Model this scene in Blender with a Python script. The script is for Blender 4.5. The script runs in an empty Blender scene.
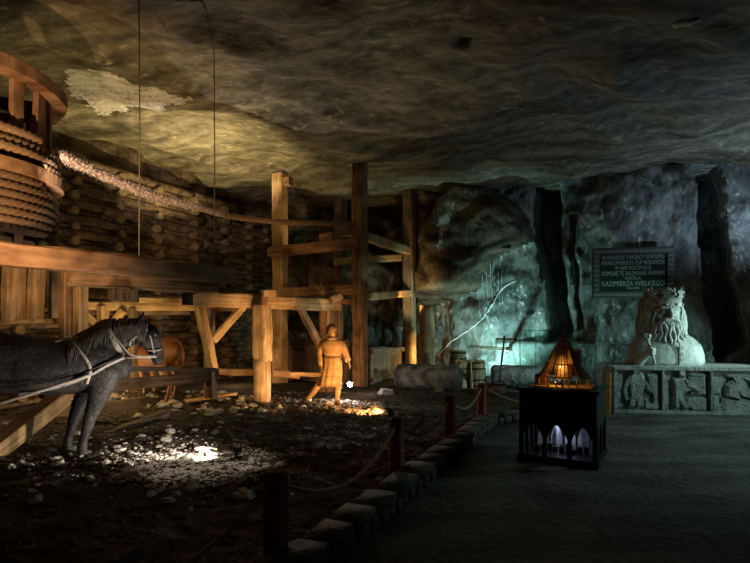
import bpy, bmesh, math, random
from mathutils import Vector, Matrix, noise
from mathutils.bvhtree import BVHTree
R = math.radians
V = Vector
random.seed(7)
SC = bpy.context.scene
COL = SC.collection
FPX = 540.0
HZ = 325.0   # horizon row: level camera with a raised lens shift
# ------------------------------------------------------------------ camera
cd = bpy.data.cameras.new('camera'); cam = bpy.data.objects.new('camera', cd); COL.objects.link(cam)
cd.sensor_width = 36; cd.lens = 36*FPX/750; cam.location = (0, 0, 1.6); cam.rotation_euler = (R(90), 0, 0); cd.shift_y = 43.5/750
SC.camera = cam
def P(px, py, Y):
    """point of the place at depth Y seen at a pixel"""
    return V(((px-375)/FPX*Y, Y, 1.6+(HZ-py)/FPX*Y))
def PX(p):
    if p.y < .1: return (-9999, -9999)
    return (375+FPX*p.x/p.y, HZ-FPX*(p.z-1.6)/p.y)
# ------------------------------------------------------------------ world, exposure
w = bpy.data.worlds.new('world'); SC.world = w; w.use_nodes = True
w.node_tree.nodes['Background'].inputs[0].default_value = (.55, .50, .38, 1)
w.node_tree.nodes['Background'].inputs[1].default_value = .006
SC.view_settings.view_transform = 'Standard'; SC.view_settings.look = 'None'
SC.view_settings.exposure = 0.0; SC.view_settings.gamma = 1.0; SC.view_settings.use_curve_mapping = False
# ------------------------------------------------------------------ unseen lamps: show lighting inferred from its glow, plus added fills
def lamp(name, kind, loc, energy, color, target=None, size=.1, angle=60, blend=.4):
    l = bpy.data.lights.new(name, kind); l.energy = energy; l.color = color
    o = bpy.data.objects.new(name, l); COL.objects.link(o); o.location = loc
    l.shadow_soft_size = size
    if kind == 'SPOT': l.spot_size = R(angle); l.spot_blend = blend
    if target is not None:
        o.rotation_euler = (V(target)-V(loc)).to_track_quat('-Z', 'Y').to_euler()
    return o
WARM = (1, .62, .31); YEL = (1, .68, .26); CYAN = (.42, .93, .90); WHT = (1, .86, .70); ORG = (1, .50, .17); KING = (.60, .96, .88); BLUE = (.50, .74, 1)
lamp('light_ceiling_left', 'SPOT', (-3.7, 12.0, 3.3), 430, (1, .77, .36), (-3.83, 12.13, 4.3), .03, 112, .28)
lamp('fill_ceiling_drum', 'SPOT', (-4.5, 9.0, 3.4), 70, (1, .77, .36), (-4.7, 9.3, 5.6), .03, 115, .5)  # added fill, brightens the left ceiling
lamp('light_ceiling_streak', 'SPOT', (-2.7, 10.6, 3.3), 110, WHT, (-1.99, 9.89, 3.85), .03, 96, .04)  # added spot; its cone edge stands for a shadow border on the ceiling
lamp('light_ceiling_mid', 'SPOT', (-1.9, 14.8, 3.4), 75, (1, .77, .36), (-1.3, 14.0, 5.6), .05, 150, .6)
lamp('light_log_wall', 'POINT', (-5.55, 10.7, .3), 62, WARM, size=.06)
lamp('light_log_wall_far', 'POINT', (-3.4, 13.4, .5), 10, WARM, size=.06)
lamp('light_underframe', 'POINT', (-4.6, 9.3, 1.25), 34, YEL, size=.06)
lamp('light_drum', 'SPOT', (-3.45, 3.9, 2.0), 430, WARM, (-4.3, 6.6, 3.35), .05, 72, .6)
lamp('fill_rope', 'SPOT', (-3.32, 4.6, 2.75), 1150, (1, .78, .62), (-3.75, 8.2, 3.85), .03, 25, .1)  # added spot just for the rope, its cone edge ends the bright stretch
lamp('light_horse', 'SPOT', (-1.5, 5.6, .3), 110, WHT, (-3.5, 6.6, .6), .05, 48, .8)
lamp('light_gravel_pool', 'SPOT', (-1.7, 5.5, 5.2), 330, WHT, (-1.84, 5.98, 0), .02, 20, .7)
lamp('light_cyan_wall', 'SPOT', (3.15, 14.2, .35), 370, CYAN, (3.5, 16.2, 2.2), .05, 116, .6)
lamp('light_cyan_king', 'SPOT', (9.75, 8.6, 2.0), 1600, KING, (5.7, 10.5, 1.25), .05, 34, .8)
lamp('light_cyan_plaque', 'SPOT', (9.5, 10.4, .6), 520, CYAN, (6.0, 14.8, .9), .05, 56, .8)
lamp('fill_cyan_floor', 'SPOT', (8.0, 7.2, 3.2), 330, KING, (4.4, 8.2, 0), .1, 90, .9)  # added fill for the path floor, which the king lamp misses
lamp('fill_cyan_relief', 'SPOT', (8.3, 6.6, 1.2), 80, KING, (5.9, 9.8, .0), .05, 40, .6)  # added fill on the front of the relief
lamp('light_cyan_corner', 'SPOT', (9.0, 11.6, 2.6), 230, BLUE, (8.2, 12.0, 5.6), .06, 150, .7)
lamp('light_salt_corner', 'POINT', (1.45, 15.6, .7), 20, YEL, size=.05)
lamp('light_tower', 'SPOT', (.95, 14.7, 2.0), 90, YEL, (1.4, 17.4, 3.5), .05, 85, .7)
lamp('fill_roll', 'POINT', (-.2, 11.9, .45), 5, (1, .88, .80), size=.05)  # added weak fill beside the salt roll, no lamp stands here

# ------------------------------------------------------------------ materials
def nodes(name):
    m = bpy.data.materials.new(name); m.use_nodes = True
    nt = m.node_tree; b = nt.nodes['Principled BSDF']
    return m, nt, b
def ramp(nt, stops):
    r = nt.nodes.new('ShaderNodeValToRGB'); e = r.color_ramp.elements
    while len(e) < len(stops): e.new(.5)
    for k, (p, c) in enumerate(stops):
        e[k].position = p; e[k].color = (*c, 1)
    return r
def rock(name, c1, c2, c3, scale=1.2, band=1.5, bandmix=.5, bump=.5, rough=.8, rot=(0, 0, 0), stretch=(1, 1, 1), fine=14, spec=.3, veins=0):
    m, nt, b = nodes(name); L = nt.links.new
    tc = nt.nodes.new('ShaderNodeTexCoord'); mp = nt.nodes.new('ShaderNodeMapping')
    mp.inputs['Rotation'].default_value = rot; mp.inputs['Scale'].default_value = stretch
    L(tc.outputs['Object'], mp.inputs[0])
    n1 = nt.nodes.new('ShaderNodeTexNoise'); n1.inputs['Scale'].default_value = scale; n1.inputs['Detail'].default_value = 9; n1.inputs['Distortion'].default_value = .8
    wv = nt.nodes.new('ShaderNodeTexWave'); wv.inputs['Scale'].default_value = band; wv.inputs['Distortion'].default_value = 9
    wv.inputs['Detail'].default_value = 5; wv.inputs['Detail Scale'].default_value = .9; wv.bands_direction = 'Y'
    nf = nt.nodes.new('ShaderNodeTexNoise'); nf.inputs['Scale'].default_value = fine; nf.inputs['Detail'].default_value = 8
    for n in (n1, wv, nf): L(mp.outputs[0], n.inputs['Vector'])
    mx = nt.nodes.new('ShaderNodeMix'); mx.inputs[0].default_value = bandmix
    L(n1.outputs['Fac'], mx.inputs[2]); L(wv.outputs['Fac'], mx.inputs[3])
    mx2 = nt.nodes.new('ShaderNodeMix'); mx2.inputs[0].default_value = .42
    L(mx.outputs[0], mx2.inputs[2]); L(nf.outputs['Fac'], mx2.inputs[3])
    r = ramp(nt, [(.36, c1), (.50, c2), (.66, c3)]); L(mx2.outputs[0], r.inputs[0]); L(r.outputs[0], b.inputs['Base Color'])
    if veins:
        nv = nt.nodes.new('ShaderNodeTexNoise'); nv.inputs['Scale'].default_value = scale*.8; nv.inputs['Detail'].default_value = 5; nv.inputs['Distortion'].default_value = 1.6; L(mp.outputs[0], nv.inputs['Vector'])
        rv = ramp(nt, [(.488, (0, 0, 0)), (.5, (1, 1, 1)), (.512, (0, 0, 0))]); L(nv.outputs['Fac'], rv.inputs[0])
        rf = ramp(nt, [(.46, (0, 0, 0)), (.62, (veins, veins, veins))]); L(nf.outputs['Fac'], rf.inputs[0])
        mm = nt.nodes.new('ShaderNodeMath'); mm.operation = 'MULTIPLY'; L(rv.outputs[0], mm.inputs[0]); L(rf.outputs[0], mm.inputs[1])
        mc = nt.nodes.new('ShaderNodeMix'); mc.data_type = 'RGBA'; L(mm.outputs[0], mc.inputs[0]); L(r.outputs[0], mc.inputs[6]); mc.inputs[7].default_value = (*[min(.85, c*2.2) for c in c3], 1); L(mc.outputs[2], b.inputs['Base Color'])
    bp = nt.nodes.new('ShaderNodeBump'); bp.inputs['Strength'].default_value = bump; bp.inputs['Distance'].default_value = .12
    L(mx2.outputs[0], bp.inputs['Height']); L(bp.outputs[0], b.inputs['Normal'])
    b.inputs['Roughness'].default_value = rough; b.inputs['Specular IOR Level'].default_value = spec
    return m
def wood(name, dark, light, grain=22, rough=.75, bump=.35):
    m, nt, b = nodes(name); L = nt.links.new
    tc = nt.nodes.new('ShaderNodeTexCoord'); mp = nt.nodes.new('ShaderNodeMapping'); mp.inputs['Scale'].default_value = (1.1, grain, grain)
    L(tc.outputs['Object'], mp.inputs[0])
    oi = nt.nodes.new('ShaderNodeObjectInfo')
    n = nt.nodes.new('ShaderNodeTexNoise'); n.noise_dimensions = '4D'; n.inputs['Scale'].default_value = 1; n.inputs['Detail'].default_value = 6; n.inputs['Distortion'].default_value = .6
    L(mp.outputs[0], n.inputs['Vector']); 
    mm = nt.nodes.new('ShaderNodeMath'); mm.operation = 'MULTIPLY'; mm.inputs[1].default_value = 37; L(oi.outputs['Random'], mm.inputs[0]); L(mm.outputs[0], n.inputs['W'])
    n2 = nt.nodes.new('ShaderNodeTexNoise'); n2.inputs['Scale'].default_value = 3.5; n2.inputs['Detail'].default_value = 5
    L(tc.outputs['Object'], n2.inputs['Vector'])
    mx = nt.nodes.new('ShaderNodeMix'); mx.inputs[0].default_value = .4; L(n.outputs['Fac'], mx.inputs[2]); L(n2.outputs['Fac'], mx.inputs[3])
    mid = tuple((a+c)/2 for a, c in zip(dark, light))
    r = ramp(nt, [(.38, dark), (.5, mid), (.60, light)]); L(mx.outputs[0], r.inputs[0]); L(r.outputs[0], b.inputs['Base Color'])
    bp = nt.nodes.new('ShaderNodeBump'); bp.inputs['Strength'].default_value = bump; bp.inputs['Distance'].default_value = .02
    L(mx.outputs[0], bp.inputs['Height']); L(bp.outputs[0], b.inputs['Normal'])
    b.inputs['Roughness'].default_value = rough; b.inputs['Specular IOR Level'].default_value = .25
    return m
def plain(name, c, rough=.7, var=.25, scale=20, bump=.2, metal=0):
    m, nt, b = nodes(name); L = nt.links.new
    tc = nt.nodes.new('ShaderNodeTexCoord')
    n = nt.nodes.new('ShaderNodeTexNoise'); n.inputs['Scale'].default_value = scale; n.inputs['Detail'].default_value = 6
    L(tc.outputs['Object'], n.inputs['Vector'])
    r = ramp(nt, [(.3, tuple(x*(1-var) for x in c)), (.7, tuple(min(1, x*(1+var)) for x in c))]); L(n.outputs['Fac'], r.inputs[0]); L(r.outputs[0], b.inputs['Base Color'])
    bp = nt.nodes.new('ShaderNodeBump'); bp.inputs['Strength'].default_value = bump; bp.inputs['Distance'].default_value = .02
    L(n.outputs['Fac'], bp.inputs['Height']); L(bp.outputs[0], b.inputs['Normal'])
    b.inputs['Roughness'].default_value = rough; b.inputs['Metallic'].default_value = metal
    return m
def glow(name, c, s):
    m, nt, b = nodes(name); b.inputs['Base Color'].default_value = (*c, 1)
    b.inputs['Emission Color'].default_value = (*c, 1); b.inputs['Emission Strength'].default_value = s
    return m
M_ceil = rock('ceiling_rock', (.055, .047, .029), (.155, .135, .086), (.31, .275, .185), .8, .6, .16, .65, .75, (0, 0, R(28)), (.6, 1, 1), 9, veins=.45)
M_wall = rock('wall_salt_rock', (.07, .075, .065), (.20, .20, .18), (.38, .38, .35), 1.1, .8, .25, .9, .6, (0, 0, R(20)), (1, 1, .6), 9, veins=1)
M_brown = rock('brown_rock', (.026, .019, .012), (.085, .062, .038), (.19, .14, .09), 1.6, .6, .25, .9, .8, (R(60), 0, 0), (1, 1, 1), 10)
M_floor = rock('path_stone', (.035, .035, .032), (.095, .092, .085), (.20, .195, .18), .9, .5, .15, .6, .55, (0, 0, 0), (1, 1, 1), 12)
M_pit = rock('pit_earth', (.022, .018, .014), (.075, .06, .048), (.16, .13, .105), 3.5, 2, .1, .9, .9, (0, 0, 0), (1, 1, 1), 26)
M_kerb = rock('kerb_stone', (.028, .025, .021), (.08, .07, .056), (.16, .142, .11), 3, 1, .1, .6, .85, fine=24)
M_salt = plain('salt_chunk_white', (.60, .56, .50), .6, .25, 9, .5)
M_gravel = plain('gravel_brown', (.15, .115, .085), .85, .45, 6, .5)
M_saltlog = rock('grey_salt', (.10, .11, .11), (.27, .28, .28), (.50, .50, .50), 3, 1.5, .3, .7, .5, fine=20)
M_stat = rock('statue_stone', (.22, .23, .22), (.36, .37, .355), (.46, .47, .45), 3, 2, .15, .2, .55, fine=22)
M_relief = rock('relief_stone', (.17, .18, .18), (.28, .295, .29), (.38, .39, .38), 4, 2, .15, .5, .55, fine=24)
M_wood = wood('old_timber', (.10, .052, .026), (.40, .24, .125))
M_wood2 = wood('pale_timber', (.26, .15, .065), (.62, .43, .22))
M_wood3 = wood('grey_timber', (.09, .065, .045), (.27, .20, .135))
M_logm = wood('wall_log', (.020, .014, .008), (.15, .10, .058), 14)
M_logend = wood('sawn_log_end', (.07, .05, .028), (.19, .135, .075), 9)
M_redwood = wood('fence_post_wood', (.16, .042, .022), (.36, .10, .05))
M_rope = plain('hemp_rope', (.33, .21, .115), .9, .4, 60, .6)
M_rope2 = plain('dark_rope', (.20, .125, .07), .9, .4, 60, .6)
M_hair = plain('frayed_fibre', (.75, .56, .42), .9, .3, 60, .3)
M_horse = rock('dark_horse_coat', (.022, .021, .021), (.042, .040, .039), (.13, .125, .12), 2.2, .6, .1, .18, .55, fine=30)
M_horseb = plain('brown_horse_coat', (.20, .085, .028), .6, .3, 5, .15)
M_mane = plain('grey_mane', (.13, .115, .10), .6, .5, 12, .2)
M_mane2 = plain('dark_brown_mane', (.09, .04, .018), .7, .4, 12, .2)
M_hoof = plain('hoof_horn', (.13, .12, .11), .5, .3, 12, .2)
M_strap = plain('pale_strap', (.58, .52, .48), .7, .2, 30, .2)
M_blk = plain('leather_and_shade_black', (.012, .012, .012), .5, .2, 30, .1)
M_fig = wood('carved_figure_wood', (.36, .21, .085), (.66, .43, .21), 10, .6, .2)
M_case = plain('dark_case_wood', (.018, .014, .012), .4, .3, 6, .1)
M_arch = plain('case_arcade_paint', (.10, .095, .085), .6, .3, 20, .2)
M_vault = plain('white_vault_plaster', (.62, .64, .70), .8, .2, 9, .3)
M_shing = wood('model_shingles', (.20, .09, .03), (.42, .20, .07), 60)
M_modw = wood('model_wood', (.40, .23, .08), (.78, .50, .20), 60)
M_plq = plain('plaque_green', (.022, .042, .036), .35, .2, 12, .1)
M_plqf = plain('plaque_bronze_frame', (.06, .068, .056), .5, .4, 60, .4)  # darker than its ornament: shade put into the colour for carved depth
M_orn = plain('plaque_ornament', (.30, .32, .27), .5, .2, 60, .2)
M_plqt = plain('plaque_letters', (.62, .68, .62), .5, .1, 12, .1)
M_barrel = wood('barrel_staves', (.16, .12, .07), (.40, .31, .19), 26)
M_iron = plain('dark_iron', (.03, .03, .032), .5, .4, 20, .3, .6)
M_wire = plain('hanging_cord', (.30, .26, .20), .8, .1, 20, .1)
M_vein = plain('white_salt_vein', (.80, .82, .80), .6, .1, 20, .3)
mg, ntg, bg = nodes('case_glass')
bg.inputs['Base Color'].default_value = (.9, .97, .95, 1); bg.inputs['Roughness'].default_value = .02
bg.inputs['Transmission Weight'].default_value = 1; bg.inputs['IOR'].default_value = 1.02
M_glass = mg

# ------------------------------------------------------------------ scene-graph helpers
def tag(o, label=None, cat=None, group=None, kind=None):
    if label: o['label'] = label
    if cat: o['category'] = cat
    if group: o['group'] = group
    if kind: o['kind'] = kind
    return o
def wmat(o):
    m = o.matrix_basis.copy()
    if o.parent: m = wmat(o.parent) @ o.matrix_parent_inverse @ m
    return m
def setpar(o, p):
    if p is not None:
        o.parent = p; o.matrix_parent_inverse = wmat(p).inverted()
def thing(name, label, cat, loc=(0, 0, 0), rz=0, group=None):
    o = bpy.data.objects.new(name, None); COL.objects.link(o); o.empty_display_size = .2
    o.location = loc; o.rotation_euler = (0, 0, rz)
    return tag(o, label, cat, group)
def obj(name, bm, m, parent=None, mat=None, smooth=True, local=False):
    me = bpy.data.meshes.new(name); bmesh.ops.recalc_face_normals(bm, faces=bm.faces[:]); bm.to_mesh(me); bm.free()
    if smooth: me.polygons.foreach_set('use_smooth', [True]*len(me.polygons))
    for x in (m if isinstance(m, (list, tuple)) else [m]): me.materials.append(x)
    o = bpy.data.objects.new(name, me); COL.objects.link(o)
    if mat is not None: o.matrix_basis = mat
    if parent is not None:
        if local: o.parent = parent
        else: setpar(o, parent)
    return o
def nz(p, s=1.0, off=0): return noise.noise(V(p)*s+V((off, off*1.7, off*.3)))
def fr(p, s, oct=4): return noise.fractal(V(p)*s, 1.0, 2.0, oct)
def ring_loft(bm, rings, cap=True, closed=False):
    n = len(rings[0]); vs = [[bm.verts.new(p) for p in r] for r in rings]
    m = len(vs)
    for i in range(m if closed else m-1):
        a, b = vs[i], vs[(i+1) % m]
        for k in range(n): bm.faces.new((a[k], a[(k+1) % n], b[(k+1) % n], b[k]))
    if cap and not closed:
        bm.faces.new(vs[0][::-1]); bm.faces.new(vs[-1])
    return vs
def frame_mat(a, b, roll=0):
    a = V(a); b = V(b); x = (b-a).normalized(); up = V((0, 0, 1)) if abs(x.z) < .9 else V((-.91, .42, 0)) 
    y = up.cross(x).normalized(); z = x.cross(y)
    m = Matrix((x, y, z)).transposed().to_4x4()
    return Matrix.Translation(a) @ m @ Matrix.Rotation(roll, 4, 'X')
def beam(name, a, b, wd, ht, m, parent=None, wob=.012, roll=0, ch=.12, label=None):
    """hand-hewn squared timber from a to b, grain along local X"""
    a = V(a); b = V(b); L = (b-a).length; n = max(2, int(L/.18)); bm = bmesh.new(); rings = []
    c = min(wd, ht)*ch; hw, hh = wd/2, ht/2; sd = random.random()*50
    base = [(-hw+c, -hh), (hw-c, -hh), (hw, -hh+c), (hw, hh-c), (hw-c, hh), (-hw+c, hh), (-hw, hh-c), (-hw, -hh+c)]
    for i in range(n+1):
        x = L*i/n; rg = []
        oy = wob*1.2*noise.noise(V((x*.8, sd, 0))); oz = wob*1.2*noise.noise(V((x*.8, 0, sd)))
        for k, (y, z) in enumerate(base):
            d = 1+wob/max(.06, min(wd, ht))*2.0*noise.noise(V((x*3, k*1.3+sd, sd)))
            rg.append(V((x, y*d+oy, z*d+oz)))
        rings.append(rg)
    ring_loft(bm, rings)
    o = obj(name, bm, m, parent, frame_mat(a, b, roll), smooth=False)
    if label: o['label'] = label
    return o
def logb(name, a, b, r0, m, parent=None, r1=None, seg=12, wob=.06, mend=None):
    a = V(a); b = V(b); r1 = r1 or r0; L = (b-a).length; n = max(2, int(L/.2)); bm = bmesh.new(); rings = []; sd = random.random()*50
    for i in range(n+1):
        x = L*i/n; r = r0+(r1-r0)*i/n
        rings.append([V((x, r*math.cos(t)*(1+wob*noise.noise(V((x*2, math.cos(t)+sd, math.sin(t))))), r*math.sin(t)*(1+wob*noise.noise(V((x*2, math.cos(t), math.sin(t)+sd)))))) for t in [2*math.pi*k/seg for k in range(seg)]])
    ring_loft(bm, rings)
    o = obj(name, bm, [m, mend or m], parent, frame_mat(a, b))
    for f in o.data.polygons:
        if len(f.vertices) > 4: f.material_index = 1; f.use_smooth = False
    return o
def add_box(bm, c, s, rz=0, M=None):
    r = bmesh.ops.create_cube(bm, size=1)
    mt = Matrix.Translation(V(c)) @ Matrix.Rotation(rz, 4, 'Z') @ Matrix.Diagonal((*s, 1))
    if M is not None: mt = M @ mt
    bmesh.ops.transform(bm, matrix=mt, verts=r['verts'])
    return r['verts']
def box(name, c, s, m, parent=None, bev=.01, local=False, label=None):
    bm = bmesh.new(); add_box(bm, c, s)
    if bev: bmesh.ops.bevel(bm, geom=bm.edges[:], offset=bev, segments=2, affect='EDGES')
    o = obj(name, bm, m, parent, smooth=False, local=local)
    if label: o['label'] = label
    return o
def add_tube(bm, pts, r, seg=8, twist=0, depth=0, lobes=3, closed=False, cap=True):
    pts = [V(p) for p in pts]; n = len(pts); rings = []; s = 0; prev = None
    for i, p in enumerate(pts):
        t = ((pts[(i+1) % n]-pts[i-1]) if closed else (pts[min(i+1, n-1)]-pts[max(i-1, 0)])).normalized()
        if prev is None:
            up = V((0, 0, 1)) if abs(t.z) < .9 else V((1, 0, 0)); a = t.cross(up).normalized()
        else:
            a = (prev-t*prev.dot(t)).normalized()
        prev = a; b = t.cross(a)
        if i: s += (p-pts[i-1]).length
        rr = r[i] if isinstance(r, (list, tuple)) else r
        rings.append([p+(a*math.cos(k)+b*math.sin(k))*rr*(1+depth*math.cos(lobes*k+twist*s)) for k in [2*math.pi*q/seg for q in range(seg)]])
    ring_loft(bm, rings, cap=cap, closed=closed)
def tube(name, pts, r, m, parent=None, **k):
    bm = bmesh.new(); add_tube(bm, pts, r, **k); return obj(name, bm, m, parent)
def sag(a, b, d, n=20):
    a = V(a); b = V(b); return [a.lerp(b, i/n)-V((0, 0, d*4*(i/n)*(1-i/n))) for i in range(n+1)]
def smooth_path(pts, n=6):
    pts = [V(p) for p in pts]; out = []
    for i in range(len(pts)-1):
        p0 = pts[max(i-1, 0)]; p1 = pts[i]; p2 = pts[i+1]; p3 = pts[min(i+2, len(pts)-1)]
        for k in range(n):
            t = k/n; out.append(.5*((2*p1)+(p2-p0)*t+(2*p0-5*p1+4*p2-p3)*t*t+(3*p1-p0-3*p2+p3)*t**3))
    out.append(pts[-1]); return out
def eloft(bm, pts, rad, side=(0, 1, 0), seg=16):
    """closed tapered limb: rad = [(in-plane, sideways)...]"""
    pts = [V(p) for p in pts]; side = V(side); n = len(pts); rings = []
    for i, p in enumerate(pts):
        t = (pts[min(i+1, n-1)]-pts[max(i-1, 0)]).normalized()
        s = (side-t*side.dot(t)).normalized(); o = t.cross(s)
        a, b = rad[i] if isinstance(rad[i], (tuple, list)) else (rad[i], rad[i])
        mk = lambda q, f: [q+(o*math.cos(k)*a+s*math.sin(k)*b)*f for k in [2*math.pi*j/seg for j in range(seg)]]
        if i == 0: rings.append(mk(p-t*min(a, b)*.8, .35)); rings.append(mk(p-t*min(a, b)*.45, .8))
        rings.append(mk(p, 1))
        if i == n-1: rings.append(mk(p+t*min(a, b)*.45, .8)); rings.append(mk(p+t*min(a, b)*.8, .35))
    ring_loft(bm, rings)
def ball(bm, c, r, seg=16):
    s = r if isinstance(r, (tuple, list)) else (r, r, r)
    q = bmesh.ops.create_uvsphere(bm, u_segments=seg, v_segments=seg//2+2, radius=1)
    bmesh.ops.transform(bm, matrix=Matrix.Translation(V(c)) @ Matrix.Diagonal((*s, 1)), verts=q['verts'])
def remesh(name, bm, voxel, m, parent=None, smooth=4, world=None):
    me = bpy.data.meshes.new('t'); bmesh.ops.recalc_face_normals(bm, faces=bm.faces[:]); bm.to_mesh(me); bm.free()
    t = bpy.data.objects.new('t', me); COL.objects.link(t)
    a = t.modifiers.new('r', 'REMESH'); a.mode = 'VOXEL'; a.voxel_size = voxel; a.use_smooth_shade = True
    if smooth: b = t.modifiers.new('s', 'SMOOTH'); b.iterations = smooth; b.factor = .5
    dg = bpy.context.evaluated_depsgraph_get(); ev = t.evaluated_get(dg)
    out = bpy.data.meshes.new_from_object(ev); bpy.data.objects.remove(t)
    out.name = name; out.materials.clear(); out.materials.append(m)
    out.polygons.foreach_set('use_smooth', [True]*len(out.polygons))
    o = bpy.data.objects.new(name, out); COL.objects.link(o)
    if world is not None: o.matrix_basis = world
    if parent is not None: o.parent = parent
    return o
def bvh(o):
    return BVHTree.FromPolygons([v.co.copy() for v in o.data.vertices], [tuple(f.vertices) for f in o.data.polygons])
def inside(poly, x, y):
    c = False; n = len(poly)
    for i in range(n):
        x1, y1 = poly[i]; x2, y2 = poly[i-1]
        if (y1 > y) != (y2 > y) and x < (x2-x1)*(y-y1)/(y2-y1)+x1: c = not c
    return c
def pdist(poly, x, y):
    d = 1e9; n = len(poly)
    for i in range(n):
        a = poly[i-1]; b = poly[i]; dx = b[0]-a[0]; dy = b[1]-a[1]; t = max(0, min(1, ((x-a[0])*dx+(y-a[1])*dy)/(dx*dx+dy*dy)))
        d = min(d, math.hypot(a[0]+t*dx-x, a[1]+t*dy-y))
    return d
U = V((.4067, .9135, 0)); VV = V((.9135, -.4067, 0))

# ================================================================== SETTING
# path floor
bm = bmesh.new(); bmesh.ops.create_grid(bm, x_segments=150, y_segments=130, size=1)
for v in bm.verts:
    v.co = V((v.co.x*11+1, v.co.y*10.5+9, 0)); v.co.z = .025*fr(v.co, .7)
tag(obj('floor', bm, M_floor), kind='structure')
K0 = V((-.63+.256, 3.42-.114, 0)); K1 = V((1.76+.20, 8.78-.16, 0)); K2 = V((3.95, 10.1, 0)); K3 = V((9.5, 10.7, 0))
kd = (K1-K0).normalized(); Ks = K0-kd*5
def side(a, b, p): return (b.x-a.x)*(p.y-a.y)-(b.y-a.y)*(p.x-a.x)
def in_pit(p):
    if side(Ks, K1, p) > 0 and side(K1, K2, p) > -999:
        return True if p.y <= K1.y else (side(K1, K2, p) > 0 or p.x < K1.x)
    return p.y > K1.y and p.x > K1.x-.2 and side(K1, K2, p) > 0 and (p.x < K2.x or side(K2, K3, p) > 0)
def gz(x, y):
    p = V((x, y, 0)); h = .07+.05*fr(p, .6, 3)
    rough = 1.0 if y < 11.5 else .35
    h += rough*(.05*fr(p, 2.3, 3)+.035*fr(p, 6.5, 3))
    h += .10*math.exp(-((x+4.5)**2+(y-11)**2)/4)
    return max(h, -.02)
bm = bmesh.new(); nx, ny = 330, 330; x0, x1, y0, y1 = -10.0, 10.2, .4, 20.0
g = {}
for i in range(nx+1):
    for j in range(ny+1):
        x = x0+(x1-x0)*i/nx; y = y0+(y1-y0)*j/ny
        g[i, j] = (x, y)
vv = {}
def gv(i, j):
    if (i, j) not in vv:
        x, y = g[i, j]; vv[i, j] = bm.verts.new((x, y, gz(x, y)))
    return vv[i, j]
for i in range(nx):
    for j in range(ny):
        x, y = g[i, j]
        if in_pit(V((x+.03, y+.03, 0))): bm.faces.new((gv(i, j), gv(i+1, j), gv(i+1, j+1), gv(i, j+1)))
tag(obj('ground', bm, M_pit), kind='structure')
# kerb of rough stones
def kerb(name, pts, wd=.24, ht=.19):
    bm = bmesh.new()
    for a, b in zip(pts[:-1], pts[1:]):
        L = (b-a).length; d = (b-a).normalized(); n = V((-d.y, d.x, 0)); s = 0
        for lay in (0, 1):
            s = 0
            while s < L:
                l = min(random.uniform(.13, .26) if lay == 0 else random.uniform(.34, .6), L-s)
                if l < .04: break
                c = a+d*(s+l/2)+n*wd/2; w2 = wd*random.uniform(.92, 1.02)+.02*lay; z0_, h_ = (0, ht*.62) if lay == 0 else (ht*.62, ht*.38*random.uniform(.95, 1.05))
                vs = add_box(bm, (0, 0, 0), (l*.985, w2, h_*.985))
                bmesh.ops.transform(bm, matrix=Matrix.Translation(c+V((0, 0, z0_+h_/2))) @ Matrix.Rotation(math.atan2(d.y, d.x)+random.uniform(-.02, .02), 4, 'Z'), verts=vs)
                s += l
    bmesh.ops.bevel(bm, geom=bm.edges[:], offset=.009, segments=2, affect='EDGES')
    for v in bm.verts: v.co += V((nz(v.co, 9), nz(v.co, 9, 5), nz(v.co, 9, 9)))*.014
    return tag(obj(name, bm, M_kerb), kind='structure')
kerb('trim_1', [Ks, K1]); kerb('trim_2', [K1, K2])
# ceiling
pits = [(P(190, 3, 6.75), .16, .5), (P(467, 55, 8.1), .13, .35), (P(325, 90, 9.4), .08, .2), (P(305, 141, 11.7), .06, .2)]
shade_edge_a = P(140, 62, 8.4); shade_edge_b = P(372, 142, 12.0); ld = (shade_edge_b-shade_edge_a); ld.z = 0; ld.normalize()
def ceil_z(x, y):
    p = V((x, y, 0)); q = V((x*.8+y*.35, y*.55-x*.2, 3))
    q2 = V(((x*.88+y*.47)*.45, y*.88-x*.47, 1)); h = 5.62+.20*fr(q, .35, 3)+.13*fr(q2, .9, 4)+.30*abs(noise.noise(q2*.8))
    if y < 9: h -= .12*(9-y)/4
    # low step added along a cast shadow's edge to shape its border
    s = side(shade_edge_a, shade_edge_b, p)/(shade_edge_b-shade_edge_a).length+.25*noise.noise(V((x*1.6, y*1.6, 1)))
    along = (p-V((shade_edge_a.x, shade_edge_a.y, 0))).dot(ld)
    k = 1/(1+math.exp(-s/.05)); e = max(0, min(1, (along+1.5)/1.0))*max(0, min(1, (6.0-along)/2.0))
    h += -.10*k*e*math.exp(-max(0, s)*.7)
    for c, r, d in pits:
        h += d*math.exp(-(((x-c.x)**2+((y-c.y)*1.3)**2)/(r*r))**2)
    # curl down at the right back where it meets the wall
    return h
bm = bmesh.new(); nx, ny = 300, 290; x0, x1, y0, y1 = -10.5, 11.5, 1.0, 20.5; rows = []
for i in range(nx+1):
    rows.append([bm.verts.new((x0+(x1-x0)*i/nx, y0+(y1-y0)*j/ny, ceil_z(x0+(x1-x0)*i/nx, y0+(y1-y0)*j/ny))) for j in range(ny+1)])
for i in range(nx):
    for j in range(ny): bm.faces.new((rows[i][j], rows[i+1][j], rows[i+1][j+1], rows[i][j+1]))
FROST = [(62, 72), (95, 70), (150, 86), (190, 100), (178, 107), (140, 108), (100, 113), (72, 96)]
M_frost = rock('frosted_salt', (.20, .18, .15), (.55, .52, .47), (.80, .78, .73), 2.6, 2, .1, .9, .8, fine=16)
CE = obj('ceiling', bm, [M_ceil, M_frost])
for f in CE.data.polygons:
    qx, qy = PX(f.center)
    if 40 < qx < 220 and 50 < qy < 130 and inside(FROST, qx+8*nz(f.center, 3), qy+6*nz(f.center, 3, 4)): f.material_index = 1
tag(CE, kind='structure')
TC = bvh(CE)
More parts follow.
